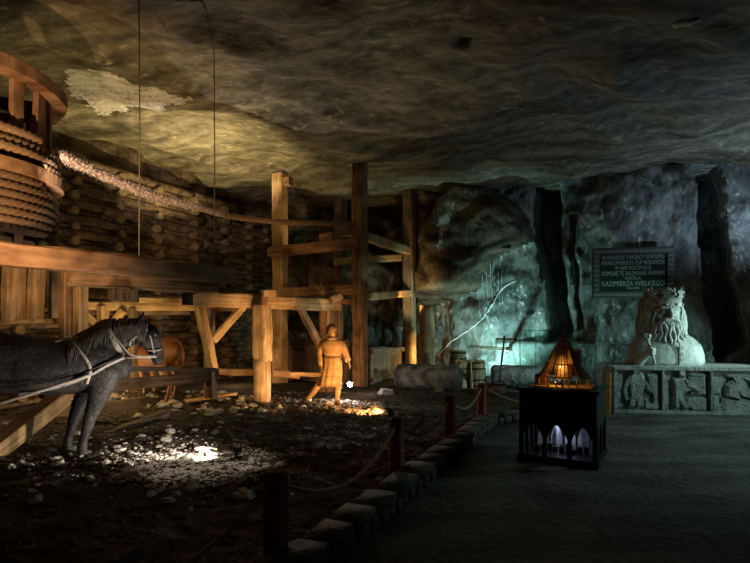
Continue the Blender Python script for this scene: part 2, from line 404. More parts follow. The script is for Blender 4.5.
def on_ceil(px, py, off=.01):
    o_ = V((0, 0, 1.6)); d = (P(px, py, 1)-o_).normalized(); h_ = TC.ray_cast(o_, d)[0]; return h_-d*off
fl = [on_ceil(x, y, .0) for x, y in ((672, 25), (680, 21), (694, 19), (700, 17), (701, 20), (694, 22), (691, 25), (683, 25), (674, 27))]
bm = bmesh.new(); ring_loft(bm, [[p-V((0, 0, .02)) for p in fl], [p+V((0, 0, .03)) for p in fl]]); obj('pale_patch', bm, M_frost, CE)
# rock walls
OVER = [(431, 310), (437, 270), (441, 240), (452, 214), (458, 196), (474, 188), (500, 193), (518, 205), (531, 222), (533, 242), (512, 250), (497, 258), (490, 272), (478, 290), (458, 299), (445, 303)]
CLEFT = [([(536, 172), (562, 172), (564, 240), (571, 340), (546, 345), (543, 290), (535, 240)], 1.6, 8), ([(693, 165), (718, 165), (728, 240), (744, 345), (716, 372), (704, 300), (699, 230)], 1.5, 6),
         ([(571, 215), (578, 215), (581, 330), (573, 330)], .35, 3)]
def wall(name, pts, m, step=.09, amp=.3, special=False, top=6.3):
    pts = [V((*p, 0)) for p in pts]; path = []
    for a, b in zip(pts[:-1], pts[1:]):
        n = max(1, int((b-a).length/step)); path += [a.lerp(b, k/n) for k in range(n)]
    path.append(pts[-1]); N = len(path); nzs = int(top/step); bm = bmesh.new(); rows = []
    for i in range(N):
        t = (path[min(i+4, N-1)]-path[max(i-4, 0)]).normalized(); nr = V((t.y, -t.x, 0))
        col = []
        for k in range(nzs+1):
            z = -.3+(top+.3)*k/nzs; p = path[i]+V((0, 0, z))
            d = amp*fr(p+V((0, 0, z*.3)), .55, 3)+amp*.30*fr(p, 2.2, 4)+amp*.45*abs(nz(V((p.x*1.8, p.y*1.8, z*.25)), 1))
            mi = 0
            if special:
                qx, qy = PX(p)
                if inside(OVER, qx, qy):
                    e = min(1, pdist(OVER, qx, qy)/11); d += 1.35*math.sin(e*math.pi/2)
                cx_ = qx+7*noise.noise(V((p.x*.5, 3, p.z*.9)))+3*noise.noise(V((p.x, 7, p.z*3)))
                for poly, dep, fo in CLEFT:
                    if inside(poly, cx_, qy): d -= dep*math.sin(math.pi/2*min(1, pdist(poly, cx_, qy)/fo))
                if 496 < qx < 665 and z < 1.12+.05*nz(p, .9): d = .30+(d-.0)*.18
            col.append(bm.verts.new(p+nr*d))
        rows.append(col)
    for i in range(N-1):
        for k in range(nzs):
            f = bm.faces.new((rows[i][k], rows[i+1][k], rows[i+1][k+1], rows[i][k+1]))
    o = obj(name, bm, m)
    if special:
        for f in o.data.polygons:
            qx, qy = PX(f.center); j = 5*noise.noise(f.center*1.1)
            if inside(OVER, qx, qy) or (qx+j < 437 and qy < 330+j): f.material_index = 1
    return tag(o, kind='structure')
# order runs so the room lies on the side of nr
WB = wall('wall_back', [(-6.2, 15.8), (-4.4, 17.2), (-2.6, 18.9), (0, 19.2), (1.7, 17.6), (2.6, 16.6), (3.2, 16.2), (9.4, 13.4), (10.2, 12.6)], [M_wall, M_brown], special=True, step=.06)
wall('wall_right', [(10.2, 12.7), (10.1, 9), (10.4, 1)], M_wall, step=.16)
wall('wall_side', [(-9.6, 1), (-9.3, 5.5), (-7.9, 8.4), (-4.3, 16.5)], M_brown, step=.14)

# ------------------------------------------------------------------ log crib wall on the left
LW0 = V((-6.3, 10.8, 0))
wl = bpy.data.objects.new('wall_left', None); COL.objects.link(wl); wl.location = LW0; tag(wl, kind='structure')
pitchz = .305; nrow = 16
scol = [-2.0, -.85, .24, 1.36, 2.43, 3.66, 4.85, 5.98, 6.88]
for k in range(2*nrow+1):
    z = .12+pitchz*k/2
    hi = 7.35 if k < 30 else 5.4
    s = -2.9
    bm = bmesh.new()
    while s < hi:
        e = min(hi, s+random.uniform(3.0, 4.2)); r = random.uniform(.092, .108) if k % 2 == 0 else random.uniform(.066, .08)
        bk = VV*(-.07 if k % 2 else 0)
        a = LW0+U*s+bk; b = LW0+U*(e-.02)+bk; a.z = b.z = z+random.uniform(-.012, .012)
        pts = [a.lerp(b, i/10)+VV*.012*random.uniform(-1, 1)+V((0, 0, .012*random.uniform(-1, 1))) for i in range(11)]
        add_tube(bm, pts, r, seg=10); s = e
    obj('wall_log', bm, M_logm, wl)
ends = 0
for s in scol:
    for k in range(nrow):
        z = .12+pitchz*(k+.5)
        if s > 6 and k > 14: continue
        c = LW0+U*(s+random.uniform(-.04, .04)); c.z = z+random.uniform(-.02, .02)
        j = random.uniform(.13, .19)
        if s in (-2.0, -.85) and k > 9: continue
        o = logb('crossed_log_end', c-VV*.3, c+VV*j, random.uniform(.08, .105), M_logm, wl, seg=10, mend=M_logend)
        ends += 1

# ================================================================== TIMBER
# winch drum
DC = V((-5.24, 6.5, 0))
hw = thing('horse_winch', 'big timber horse winch with slatted rope drum at far left', 'winch', DC)
def ringbeam(name, c, z, r, rw, h, m, seg=64):
    bm = bmesh.new(); rings = []
    for i in range(seg):
        t = 2*math.pi*i/seg; d = V((math.cos(t), math.sin(t), 0)); j = .018*noise.noise(V((t*3, z, 1)))
        # felloes meet in slight facets
        rr = r*(1+.012*abs(math.sin(t*4)))+j
        rings.append([c+d*(rr-rw)+V((0, 0, z-h/2)), c+d*rr+V((0, 0, z-h/2+.01)), c+d*(rr+.01)+V((0, 0, z+h/2-.01)), c+d*(rr-rw)+V((0, 0, z+h/2))])
    ring_loft(bm, rings, closed=True)
    return obj(name, bm, m, hw, smooth=False)
M_drum = wood('drum_timber', (.16, .08, .04), (.46, .27, .15), 6)
ringbeam('rim_ring', DC, 4.50, 1.31, .22, .16, M_drum)
ringbeam('rim_ring', DC, 3.40, 1.28, .22, .15, M_drum)
ringbeam('rim_ring', DC, 2.56, 1.12, .24, .10, M_drum)
for i in range(18):
    t = 2*math.pi*(i+.35)/18; d = V((math.cos(t), math.sin(t), 0))
    a = DC+d*1.12; wdt = random.choice([.19, .23, .13])
    bm = bmesh.new(); add_box(bm, (0, 0, 0), (1.95, wdt, .07))
    bmesh.ops.subdivide_edges(bm, edges=bm.edges[:], cuts=3, use_grid_fill=True)
    for v in bm.verts: v.co += V((0, nz(v.co+V((i, 0, 0)), 4), nz(v.co+V((0, i, 0)), 4)))*.022
    xm = V((0, 0, 1)); ym = V((-d.y, d.x, 0)); mt = Matrix((xm, ym, d)).transposed().to_4x4()
    obj('drum_slat', bm, M_drum, hw, Matrix.Translation(a+V((0, 0, 3.52))) @ mt, smooth=False)
def coil(name, r, z0, z1, rr, m, jitter=0):
    n = int((z1-z0)/(rr*1.92)); pts = []; seg = 560
    for i in range(n*seg+1):
        t = 2*math.pi*i/seg; z = z0+(z1-z0)*i/(n*seg)
        pts.append(DC+V((math.cos(t)*(r+jitter*noise.noise(V((t*.4, z*5, 0)))), math.sin(t)*(r+jitter*noise.noise(V((t*.4, z*5, 0)))), z+jitter*.6*noise.noise(V((t*.7, 3, z))))))
    bm = bmesh.new(); add_tube(bm, pts, rr, seg=12, twist=72, depth=.22, lobes=3)
    return obj(name, bm, m, hw)
coil('rope_coil', 1.19, 2.60, 3.29, .047, M_rope2)
coil('rope_coil', 1.20, 3.50, 3.82, .055, M_rope, .06)
logb('shaft', DC+V((0, 0, .1)), DC+V((0, 0, 4.7)), .2, M_wood3, hw)
for a in range(4):
    d = V((math.cos(a*math.pi/2+.5), math.sin(a*math.pi/2+.5), 0)); beam('drum_spoke', DC+V((0, 0, 4.40)), DC+d*1.15+V((0, 0, 4.40)), .14, .14, M_drum, hw); beam('drum_spoke', DC+V((0, 0, 2.72)), DC+d*1.1+V((0, 0, 2.72)), .14, .14, M_drum, hw)
# hanging struts under the drum
HY = 7.9
for xa, xb, w_ in ((5, 26, .0), (30, 44, 0)):
    a = P((xa+xb)/2, 262, HY); b = P((xa+xb)/2-2, 322, HY); beam('hanging_strut', b, a, (xb-xa)*HY/540*.9, .16, M_wood2, hw)
beam('hanging_sill', P(-40, 322, HY), P(49, 321, HY), .16, .06, M_wood2, hw)
for xa, xb, y1 in ((61, 72, 350), (75, 86, 348)):
    beam('hanging_strut', P((xa+xb)/2, y1+30, 7.7), P((xa+xb)/2, 268, 7.7), (xb-xa)*7.7/540, .14, M_wood2 if xa > 70 else M_wood, hw)
# sweep beam pushed round by the horse
beam('sweep_beam', P(40, 392, 7.5), P(217, 376, 9.3), .17, .17, M_wood, hw)
beam('sweep_rail', P(60, 369, 7.6), P(217, 369.5, 9.25), .12, .07, M_wood3, hw)
beam('drop_post', P(211, 398, 9.2), P(211, 370, 9.2), .17, .15, M_wood, hw)
# main overhead beam
ob = thing('overhead_beam', 'long hewn beam crossing in front of the rope drum', 'beam', (-3.6, 8.2, 0))
beam('beam', P(-70, 247, 4.95), P(228, 276.5, 8.2), .24, .245, M_drum, ob, .02)
ub = thing('under_beam', 'shorter dark beam end tucked under the long overhead beam', 'beam', (-3.3, 9.2, 0))
beam('beam', P(70, 277, 6.6), P(215, 285.5, 8.35), .24, .215, M_wood, ub, .015)
beam('cross_timber', P(92, 278, 7.2), P(195, 292, 8.5), .12, .1, M_wood3, ub)
for x in (115, 132):
    beam('hanging_block', P(x, 282, 7.6), P(x, 301, 7.6), .13, .12, M_wood3, ub)
beam('peg', P(188, 283, 8.3), P(188, 305, 8.3), .13, .13, M_blk, ub)
# trestle with the pillar in the middle of the picture
tr = thing('trestle', 'pale timber trestle with a thick split pillar behind the gravel', 'trestle', P(262, 404, 10.46))
z2 = 2.065
def at_z(px, py, z):
    """point at height z on the line through a pixel"""
    q = P(px, py, 1.0)-V((0, 0, 1.6)); return V((0, 0, 1.6))+q*((z-1.6)/q.z)
beam('top_beam', P(190, 299.5, 9.6), P(338, 305, 12.5), .25, .27, M_wood2, tr, .02)
c262 = P(262, 404, 10.46)
logb('pillar', (c262.x, c262.y, 0), (c262.x, c262.y, .93), .17, M_wood2, tr)
beam('pillar_head', (c262.x, c262.y, .9), (c262.x, c262.y, 1.98), .28, .30, M_wood2, tr, .03)
bq = P(326, 311, 12.3)
beam('rear_post', (bq.x, bq.y, .02), (bq.x, bq.y, 1.92), .26, .26, M_wood, tr)
bq2 = P(338, 311, 12.7)
beam('rear_post', (bq2.x, bq2.y, .02), (bq2.x, bq2.y, 2.05), .2, .2, M_wood3, tr)
beam('brace', P(322, 350, 12.15), P(300, 309, 11.7), .13, .13, M_wood, tr)
beam('brace', P(214, 372, 9.9), P(199, 305, 9.75), .16, .14, M_wood2, tr)
beam('brace', P(213, 341, 10.1), P(243, 307, 10.4), .15, .14, M_wood2, tr)
beam('wedge_block', P(262, 293, 10.5), P(274, 293, 10.7), .16, .13, M_wood2, tr)
beam('wedge_block', P(331, 300, 12.1), P(341, 296, 12.2), .2, .14, M_wood2, tr)
# rear yellow-lit frame under the drum
yf = thing('low_trestle', 'yellow-lit low timber frame behind the dark horse', 'trestle', (-4.9, 10.2, 0))
beam('rail', P(60, 306, 10.0), P(235, 307, 10.6), .15, .16, M_wood2, yf)
beam('rail', P(140, 300, 9.9), P(196, 301, 10.1), .12, .1, M_wood2, yf)
beam('upright', P(103, 392, 10.1), P(103, 306, 10.1), .17, .15, M_wood2, yf)
beam('upright', P(133, 392, 10.2), P(133, 308, 10.2), .14, .14, M_wood3, yf)
beam('upright', P(209, 396, 10.45), P(209, 308, 10.45), .16, .15, M_wood3, yf)
beam('brace', P(103, 330, 10.15), P(80, 308, 10.1), .12, .12, M_wood2, yf)
beam('brace', P(105, 330, 10.15), P(124, 310, 10.1), .12, .12, M_wood2, yf)
beam('rail', P(86, 312, 10.25), P(190, 313, 10.6), .1, .09, M_wood3, yf)
beam('short_post', P(55, 318, 9.5), P(55, 268, 9.5), .2, .15, M_wood3, yf)
# lever plank held by the figure, with the beam it slots on
lv = thing('push_lever', 'pale plank lever on a reddish beam held by the standing figure', 'lever', (-1.6, 10.9, 0))
beam('lever_beam', P(274, 372.5, 10.9), P(300, 375, 10.9), .14, .15, M_wood, lv)
beam('lever_beam', P(200, 371, 11.4), P(255, 372, 11.1), .13, .13, M_wood2, lv)
beam('lever_handle', P(292, 374, 10.6), P(323, 374.5, 10.45), .10, .085, M_wood2, lv)
# tower frame
tw = thing('timber_tower', 'tall four-post timber frame reaching the rock ceiling', 'scaffold', (-.8, 15.2, 0))
A = V((-2.5, 14.2, 0)); B = V((-.37, 13.3, 0)); Cc = V((1.03, 16.3, 0)); D = V((-1.1, 17.2, 0))
up = lambda p, z: V((p.x, p.y, z))
for p, wd, mt, ht in ((A, .34, M_wood2, 5.56), (B, .33, M_wood, 5.62), (Cc, .34, M_wood3, 5.62), (D, .34, M_wood3, 5.7)):
    beam('corner_post', up(p, .02), up(p, ht), wd, wd*.95, mt, tw, .015)
beam('post_cap', up(A, 5.35)+VV*.15, up(A, 5.35)+VV*.34, .22, .22, M_wood, tw)
beam('tie_beam', P(270, 252, 14.1), P(360, 243, 13.2), .24, .26, M_wood, tw)
beam('tie_block', P(321, 238, 13.5), P(333, 236, 13.4), .2, .2, M_wood, tw)
beam('tie_block', P(342, 232, 13.4), P(354, 231, 13.3), .2, .2, M_wood, tw)
beam('tie_beam', P(366, 237, 13.6), P(408, 251, 16.2), .2, .22, M_wood2, tw)
beam('tie_beam', P(335, 262, 17.0), P(409, 257, 16.4), .22, .2, M_wood2, tw)
beam('tie_beam', P(284, 292, 14.0), P(362, 289, 13.3), .22, .24, M_wood, tw)
beam('tie_beam', P(366, 297, 13.5), P(410, 293, 16.2), .18, .2, M_wood2, tw)
beam('tie_beam', P(288, 299, 14.0), P(360, 302, 13.4), .14, .14, M_wood, tw)
beam('tie_beam', P(312, 281, 16.6), P(356, 284, 14.0), .14, .12, M_wood3, tw)
# pulley wheel behind the frame
pw = thing('pulley_wheel', 'grey wooden pulley wheel half hidden behind the tower tie beam', 'wheel', P(322, 278, 15.6))
c = P(322, 279, 15.6); bm = bmesh.new(); ring = []
mt = Matrix.Translation(c) @ Matrix.Rotation(R(-24), 4, 'Z') @ Matrix.Rotation(R(90), 4, 'X')
prof = [(.06, -.06), (.36, -.05), (.42, -.07), (.42, .07), (.36, .05), (.06, .06)]
ring_loft(bm, [[mt @ V((r*math.cos(t), r*math.sin(t), z)) for r, z in prof] for t in [2*math.pi*k/32 for k in range(32)]], closed=True)
obj('wheel_disc', bm, M_wood3, pw, smooth=False)
beam('axle', c-V((0, .5, 0)), c+V((0, .5, 0)), .1, .1, M_wood, pw)
beam('axle_bearer', P(322, 279, 15.05), P(322, 290, 14.4), .1, .1, M_wood, pw)
# board fences behind
def boards(name, label, a, b, z0, z1, m, n, rail=True, jag=.04):
    t = thing(name, label, 'fence', (a.x, a.y, 0)); d = (b-a)/n
    for k in range(n):
        p = a+d*(k+.5); hh = z1+random.uniform(-jag, jag); bm = bmesh.new()
        beam('board', V((p.x, p.y, z0)), V((p.x, p.y, hh)), d.length*.93, .04, m, t, .006) if False else None
        bm.free()
        L = hh-z0; bm = bmesh.new(); add_box(bm, (L/2, 0, 0), (L, d.length*.93, .035))
        bmesh.ops.bevel(bm, geom=bm.edges[:], offset=.006, segments=1, affect='EDGES')
        x = V((0, 0, 1)); y = d.normalized(); z = x.cross(y)
        obj('board', bm, m, t, Matrix.Translation((p.x, p.y, z0)) @ Matrix((x, y, z)).transposed().to_4x4(), smooth=False)
    if rail:
        off = V((d.y, -d.x, 0)).normalized()*.06
        for z in (z0+.12, z1-.10): beam('fence_rail', V((a.x, a.y, z))+off, V((b.x, b.y, z))+off, .07, .13, m, t)
    return t
boards('board_fence', 'grey board gate between the tower posts beside the salt roll', P(370, 378, 14.0), P(404, 376, 16.0), .05, 1.0, M_wood3, 9)
boards('board_fence', 'low dark board fence behind the standing figure', P(272, 378, 15.2), P(352, 380, 13.8), .05, 1.15, M_wood3, 11, True, .08)
# two upright yellow-lit trunks by the rock
for x, r_, y_, lab in ((410.5, .17, 15.9, 'yellow-lit round prop at the foot of the right tower post'), (427, .21, 15.2, 'thick yellow-lit round prop under the dark overhang')):
    q = P(x, 380, y_); tag(logb('timber_prop', (q.x, q.y, .02), (q.x, q.y, 1.55 if x < 420 else 2.15), r_, M_wood2, None, mend=M_wood), lab, 'log')
# ladder-like low sill and diagonal timber at bottom left
dt = tag(beam('leaning_timber', P(-40, 478, 5.9), P(62, 398, 7.5), .26, .2, M_wood2), 'thick pale squared timber lying aslant behind the horse legs', 'timber')
tag(beam('ground_sill', P(50, 413, 8.2), P(146, 402, 8.9), .18, .15, M_wood), 'low yellowish sill beam on the ground behind the foreleg', 'timber')
tag(beam('fallen_timber', P(74, 448, 7.3), P(166, 414, 8.8), .16, .12, M_wood3), 'dark timber lying in the gravel right of the foreleg', 'timber')
tag(beam('loose_plank', P(186, 401, 9.9), P(236, 393, 10.6), .12, .05, M_wood2), 'thin loose plank on rubble left of the split pillar', 'plank')

# ------------------------------------------------------------------ hoist rope
rp = thing('hoist_rope', 'thick frayed rope running from the drum to the tower', 'rope', P(60, 155, 7.3))
path = smooth_path([P(60, 156, 7.0), P(110, 178, 8.1), P(150, 195, 8.9), P(196, 207, 9.9), P(236, 217, 11.0), P(285, 222, 12.0), P(353, 224, 13.2)], 110)
bm = bmesh.new(); add_tube(bm, path, .055, seg=12, twist=72, depth=.22); rs_ = obj('rope_strand', bm, M_rope, rp)
bm = bmesh.new(); cut = int(len(path)*3.05/6)
for i in range(4200):
    k = random.uniform(0, cut-1); q = path[int(k)].lerp(path[int(k)+1], k-int(k)); d = V((random.gauss(0, 1), random.gauss(0, 1), random.gauss(0, 1))).normalized()
    tdir = (path[int(k)+1]-path[int(k)]).normalized(); l = random.uniform(.07, .12); sd_ = d.cross(tdir)*.009
    a = q+d*.03; b = q+d*l+tdir*random.uniform(-.05, .05)
    v1 = bm.verts.new(a-sd_); v2 = bm.verts.new(a+sd_); v3 = bm.verts.new(b); v4 = bm.verts.new(a+tdir*.008); bm.faces.new((v1, v2, v3)); bm.faces.new((v2, v4, v3)); bm.faces.new((v4, v1, v3))
tag(obj('frayed_fibres', bm, M_hair, rs_), 'pale fuzzy fibres', kind='stuff')
for (xa, ya, xb, yb, Y, lab) in ((136, 84, 139, 266, 6.75, 'thin cord hanging in front of log wall, left one'), (211, 90, 214, 272, 7.85, 'thin cord hanging near beam end, right one')):
    a = P(xa, ya, Y); tt = P(xb, yb, Y); top_ = ceil_z(a.x, Y)
    tag(tube('hanging_cord', [(tt.x, Y, top_+.02), (tt.x+.01, Y, (top_+tt.z)/2), (tt.x, Y, tt.z+.04)], .008, M_wire, seg=6), lab, 'cord')

# ================================================================== HORSES
def make_horse(label, loc, rz, coat, mane, harness=True, sc=1.0):
    root = thing('horse', label, 'horse', loc, rz)
    bm = bmesh.new(); S = 20
    eloft(bm, [(-1.46, 0, 1.16), (-1.36, 0, 1.14), (-1.15, 0, 1.15), (-.9, 0, 1.14), (-.55, 0, 1.09), (-.2, 0, 1.06), (.1, 0, 1.06), (.3, 0, 1.05), (.46, 0, 1.04)],
          [(.14, .13), (.27, .22), (.35, .29), (.345, .30), (.34, .315), (.335, .30), (.33, .27), (.28, .23), (.18, .16)], seg=S)
    eloft(bm, [(.0, 0, 1.16), (.17, 0, 1.26), (.31, 0, 1.36), (.46, 0, 1.42), (.60, 0, 1.46), (.70, 0, 1.49)], [(.24, .17), (.25, .145), (.22, .12), (.19, .10), (.155, .088), (.115, .08)], seg=S)
    # head
    eloft(bm, [(.69, 0, 1.54), (.745, 0, 1.45), (.785, 0, 1.37), (.83, 0, 1.25), (.865, 0, 1.14), (.88, 0, 1.075)], [(.085, .075), (.135, .09), (.14, .088), (.10, .062), (.082, .056), (.064, .052)], seg=S)
    for s in (-1, 1):
        ball(bm, (.725, s*.055, 1.35), (.09, .045, .10)); ball(bm, (.83, s*.072, 1.44), (.035, .018, .022), 10); ball(bm, (.915, s*.042, 1.12), (.022, .016, .022), 8)
        eloft(bm, [(.68, s*.05, 1.57), (.695, s*.065, 1.65), (.71, s*.06, 1.705)], [(.032, .022), (.036, .02), (.01, .008)], seg=8)
    for s, dx in ((-1, .02), (1, -.15)):   # forelegs
        eloft(bm, [(.27+dx*.3, s*.16, 1.0), (.25+dx*.5, s*.17, .82), (.17+dx, s*.165, .62), (.11+dx, s*.16, .46), (.10+dx, s*.16, .42), (.045+dx, s*.155, .20), (.03+dx, s*.155, .13), (.035+dx, s*.155, .07), (.05+dx, s*.155, .03)],
              [(.19, .11), (.15, .095), (.10, .075), (.074, .062), (.070, .06), (.048, .042), (.060, .052), (.055, .055), (.074, .066)], seg=14)
    for s, dx in ((-1, .0), (1, -.38)):  # hind legs
        eloft(bm, [(-1.15, s*.15, 1.12), (-1.08+dx*.15, s*.17, .88), (-1.03+dx*.5, s*.17, .70), (-1.12+dx*.9, s*.165, .50), (-1.12+dx, s*.165, .43), (-1.00+dx, s*.16, .22), (-.96+dx, s*.16, .14), (-.93+dx, s*.16, .08), (-.90+dx, s*.16, .035)],
              [(.27, .13), (.22, .12), (.13, .095), (.075, .055), (.062, .05), (.045, .04), (.055, .047), (.052, .05), (.07, .06)], seg=14)
    body = remesh('body', bm, .02, coat, root, 5)
    T = bvh(body)
    # hooves
    for x, y in ((.075, -.155), (-.095, .155), (-.895, -.16), (-1.275, .16)):
        bm = bmesh.new(); ring_loft(bm, [[V((x+r*math.cos(t)*1.1+dx, y+r*math.sin(t), z)) for t in [2*math.pi*k/14 for k in range(14)]] for r, z, dx in ((.078, -.01, .015), (.074, .03, .01), (.062, .075, 0))])
        obj('hoof', bm, M_hoof, root, local=True)
    # mane strands and tail
    bm = bmesh.new()
    crest = smooth_path([(-.05, 0, 1.40), (.10, 0, 1.49), (.24, 0, 1.60), (.40, 0, 1.625), (.55, 0, 1.625), (.69, 0, 1.63), (.76, 0, 1.59)], 6)
    for i in range(150):
        k = random.uniform(0, len(crest)-1.01); q = crest[int(k)].lerp(crest[int(k)+1], k-int(k)); q = V((q.x, random.uniform(-.03, .03), q.z-.01)); sg = -1 if random.random() < .8 else 1
        l = random.uniform(.16, .34); pts = [q]; rr = [.010]
        for s in range(1, 6):
            z = q.z+.01-l*s/5*(.7+.3*s/5); x = q.x+random.uniform(-.008, .008)-.05*s/5
            hit = T.ray_cast(V((x, sg*1.0, z)), V((0, -sg, 0)))[0]
            y = (hit.y+sg*.012) if hit else sg*.05
            if s == 1: y = sg*min(abs(y), .06)
            pts.append(V((x, y, z))); rr.append([.014, .014, .012, .009, .003][s-1])
        add_tube(bm, pts, rr, seg=5)
    obj('mane', bm, mane, root, local=True)
    bm = bmesh.new()
    for i in range(40):
        a = random.uniform(0, 6.28); r = .02; o_ = V((0, math.cos(a)*r, math.sin(a)*r))
        add_tube(bm, [V((-1.47, 0, 1.33))+o_, V((-1.56, 0, 1.27))+o_*1.5, V((-1.60+random.uniform(-.03, .03), random.uniform(-.05, .05), .95)), V((-1.58+random.uniform(-.05, .05), random.uniform(-.06, .06), random.uniform(.45, .65)))], [.016, .018, .014, .003], seg=5)
    obj('tail', bm, mane, root, local=True)
    for s in (-1, 1):
        bm = bmesh.new(); ball(bm, (.838, s*.085, 1.442), .016, 10); obj('eye', bm, M_blk, root, local=True)
    if harness:
        def strap(name, xz, wd, m, off=.012, free=None):
            pts = smooth_path([V((x, 0, z)) for x, z in xz], 8); out = []; y = -.2
            for q in pts:
                h = T.ray_cast(V((q.x, -1.2, q.z)), V((0, 1, 0)))[0]
                if h: y = h.y-off
                out.append(V((q.x, y, q.z)))
            bm = bmesh.new(); rings = []; n = len(out)
            for i, q in enumerate(out):
                t = (out[min(i+1, n-1)]-out[max(i-1, 0)]).normalized(); s = V((0, 1, 0)).cross(t).normalized()*wd/2; o_ = V((0, .006, 0))
                rings.append([q-s-o_, q+s-o_, q+s+o_*1.5, q-s+o_*1.5])
            ring_loft(bm, rings); return obj(name, bm, m, root, local=True)
        strap('back_strap', [(-.22, 1.35), (.03, 1.40), (.30, 1.48)], .028, M_strap)
        strap('girth_strap', [(-.08, 1.37), (.0, 1.28), (.10, 1.14), (.14, 1.02), (.10, .86)], .036, M_strap)
        strap('collar', [(.31, 1.50), (.37, 1.38), (.43, 1.25), (.48, 1.17)], .065, M_strap)
        strap('breast_strap', [(.50, 1.15), (.33, 1.08), (.12, .96), (-.2, .84), (-.6, .77)], .036, M_strap)
        strap('black_trim', [(.50, 1.20), (.34, 1.12), (.14, 1.02), (-.2, .83), (-.55, .80)], .02, M_blk, .016)
        strap('cheek_strap', [(.715, 1.54), (.775, 1.42), (.81, 1.27), (.835, 1.14)], .020, M_strap)
        strap('nose_band', [(.745, 1.23), (.83, 1.22), (.92, 1.24)], .020, M_strap)
        strap('throat_strap', [(.715, 1.51), (.65, 1.42), (.56, 1.34), (.56, 1.28)], .020, M_strap)
        strap('blinker', [(.79, 1.47), (.86, 1.41)], .10, M_blk, .03)
        tube('rein', smooth_path([(.32, -.16, 1.48), (.45, -.17, 1.32), (.56, -.15, 1.19), (.69, -.13, 1.16), (.84, -.09, 1.16)], 6), .011, M_strap).parent = root
        tube('bit_bar', [(.52, -.14, 1.15), (.85, -.09, 1.145)], .013, M_strap).parent = root
        tube('trace', smooth_path([(.12, -.31, .96), (-.4, -.38, .80), (-1.0, -.42, .63), (-2.2, -.45, .32)], 5), .018, M_strap).parent = root
    root.scale = (sc, sc, sc)
    return root
hp = P(80, 459, 6.45)
make_horse('dark grey horse in pale harness under the overhead beam', (hp.x-.05, hp.y+.05, .03), R(25), M_horse, M_mane, sc=1.02)
bp_ = P(173, 401, 10.9)
make_horse('brown horse seen from behind beyond the dark horse', (-4.72, 11.3, .06), R(135), M_horseb, M_mane2, harness=False, sc=.88)

# ================================================================== STANDING FIGURE
FG = P(332, 404, 10.5); fg = thing('person', 'carved person in belted tunic mid-stride holding the plank lever', 'person', (FG.x, FG.y, .05))
bm = bmesh.new()
SX = (1, 0, 0)
# legs: x right in picture, y away
eloft(bm, [(-.07, .0, .84), (-.12, .0, .62), (-.22, .0, .44), (-.36, .02, .25), (-.48, .04, .10)], [.105, .09, .065, .06, .042], side=SX)
eloft(bm, [(-.48, .04, .07), (-.44, -.04, .045), (-.40, -.12, .03)], [.045, .045, .03], side=SX)
eloft(bm, [(.09, .0, .84), (.12, -.02, .62), (.12, -.03, .44), (.11, .0, .24), (.10, .02, .10)], [.105, .09, .065, .06, .042], side=SX)
eloft(bm, [(.10, .02, .07), (.15, -.06, .045), (.19, -.13, .03)], [.045, .045, .03], side=SX)
eloft(bm, [(0, 0, .80), (0, 0, .95), (0, -.01, 1.10), (0, -.005, 1.22), (0, 0, 1.29)], [(.12, .16), (.11, .15), (.125, .185), (.11, .19), (.06, .09)], side=SX)
eloft(bm, [(0, -.0, 1.25), (.01, -.02, 1.36)], [.058, .055], side=SX)
# head turned to the picture's right
HM = Matrix.Translation((.0, -.03, 1.44)) @ Matrix.Rotation(R(40), 4, 'Z') @ Matrix.Rotation(R(12), 4, 'X')
hb = bmesh.new(); ball(hb, (0, .01, .02), (.078, .098, .105), 20); ball(hb, (0, -.035, -.045), (.055, .062, .06)); ball(hb, (0, -.075, -.085), (.026, .022, .02), 10)
eloft(hb, [(0, -.092, .03), (0, -.112, -.012)], [(.010, .010), (.016, .015)], side=SX, seg=8)
ball(hb, (0, -.088, .045), (.05, .016, .012), 10); ball(hb, (0, -.092, -.048), (.026, .014, .009), 10)
for s in (-1, 1): ball(hb, (s*.08, .015, -.005), (.012, .022, .032), 8); ball(hb, (s*.03, -.084, .022), (.014, .010, .008), 8)
bmesh.ops.transform(hb, matrix=HM, verts=hb.verts[:]); tmp = bpy.data.meshes.new('t'); hb.to_mesh(tmp); hb.free(); bm.from_mesh(tmp)
# arms
def arm(sh, el, wr, palm_dir, curl):
    eloft(bm, [sh, V(sh).lerp(V(el), .5), el, V(el).lerp(V(wr), .5), wr], [.062, .052, .043, .04, .028], side=(0, 1, 0))
    w_ = V(wr); d = V(palm_dir).normalized(); sd_ = V((0, 1, 0)); pl = w_+d*.05
    eloft(bm, [w_, pl, w_+d*.09], [(.022, .034), (.020, .042), (.018, .042)], side=(0, 1, 0), seg=10)
    cdir = V(curl)
    for f, ln in zip((-.033, -.011, .011, .033), (.062, .075, .07, .055)):
        a = w_+d*.09+sd_*f; b = a+d*ln*.5+cdir*ln*.15; c_ = b+d*ln*.25+cdir*ln*.55
        add_tube(bm, [a-d*.02, b, c_], [.0105, .010, .0075], seg=8)
    a = w_+d*.035-sd_*.04; add_tube(bm, [a+sd_*.015, a-sd_*.02+d*.025+cdir*.01, a-sd_*.016+d*.055+cdir*.022], [.012, .011, .008], seg=8)
arm((-.19, 0, 1.20), (-.225, .02, .95), (-.20, -.05, .74), (.05, -.1, -1), (1, 0, 0))
arm((.19, 0, 1.20), (.255, .02, .99), (.325, -.05, .84), (.35, -.1, -1), (-.6, -.4, 0))
remesh('body', bm, .0095, M_fig, fg, 2)
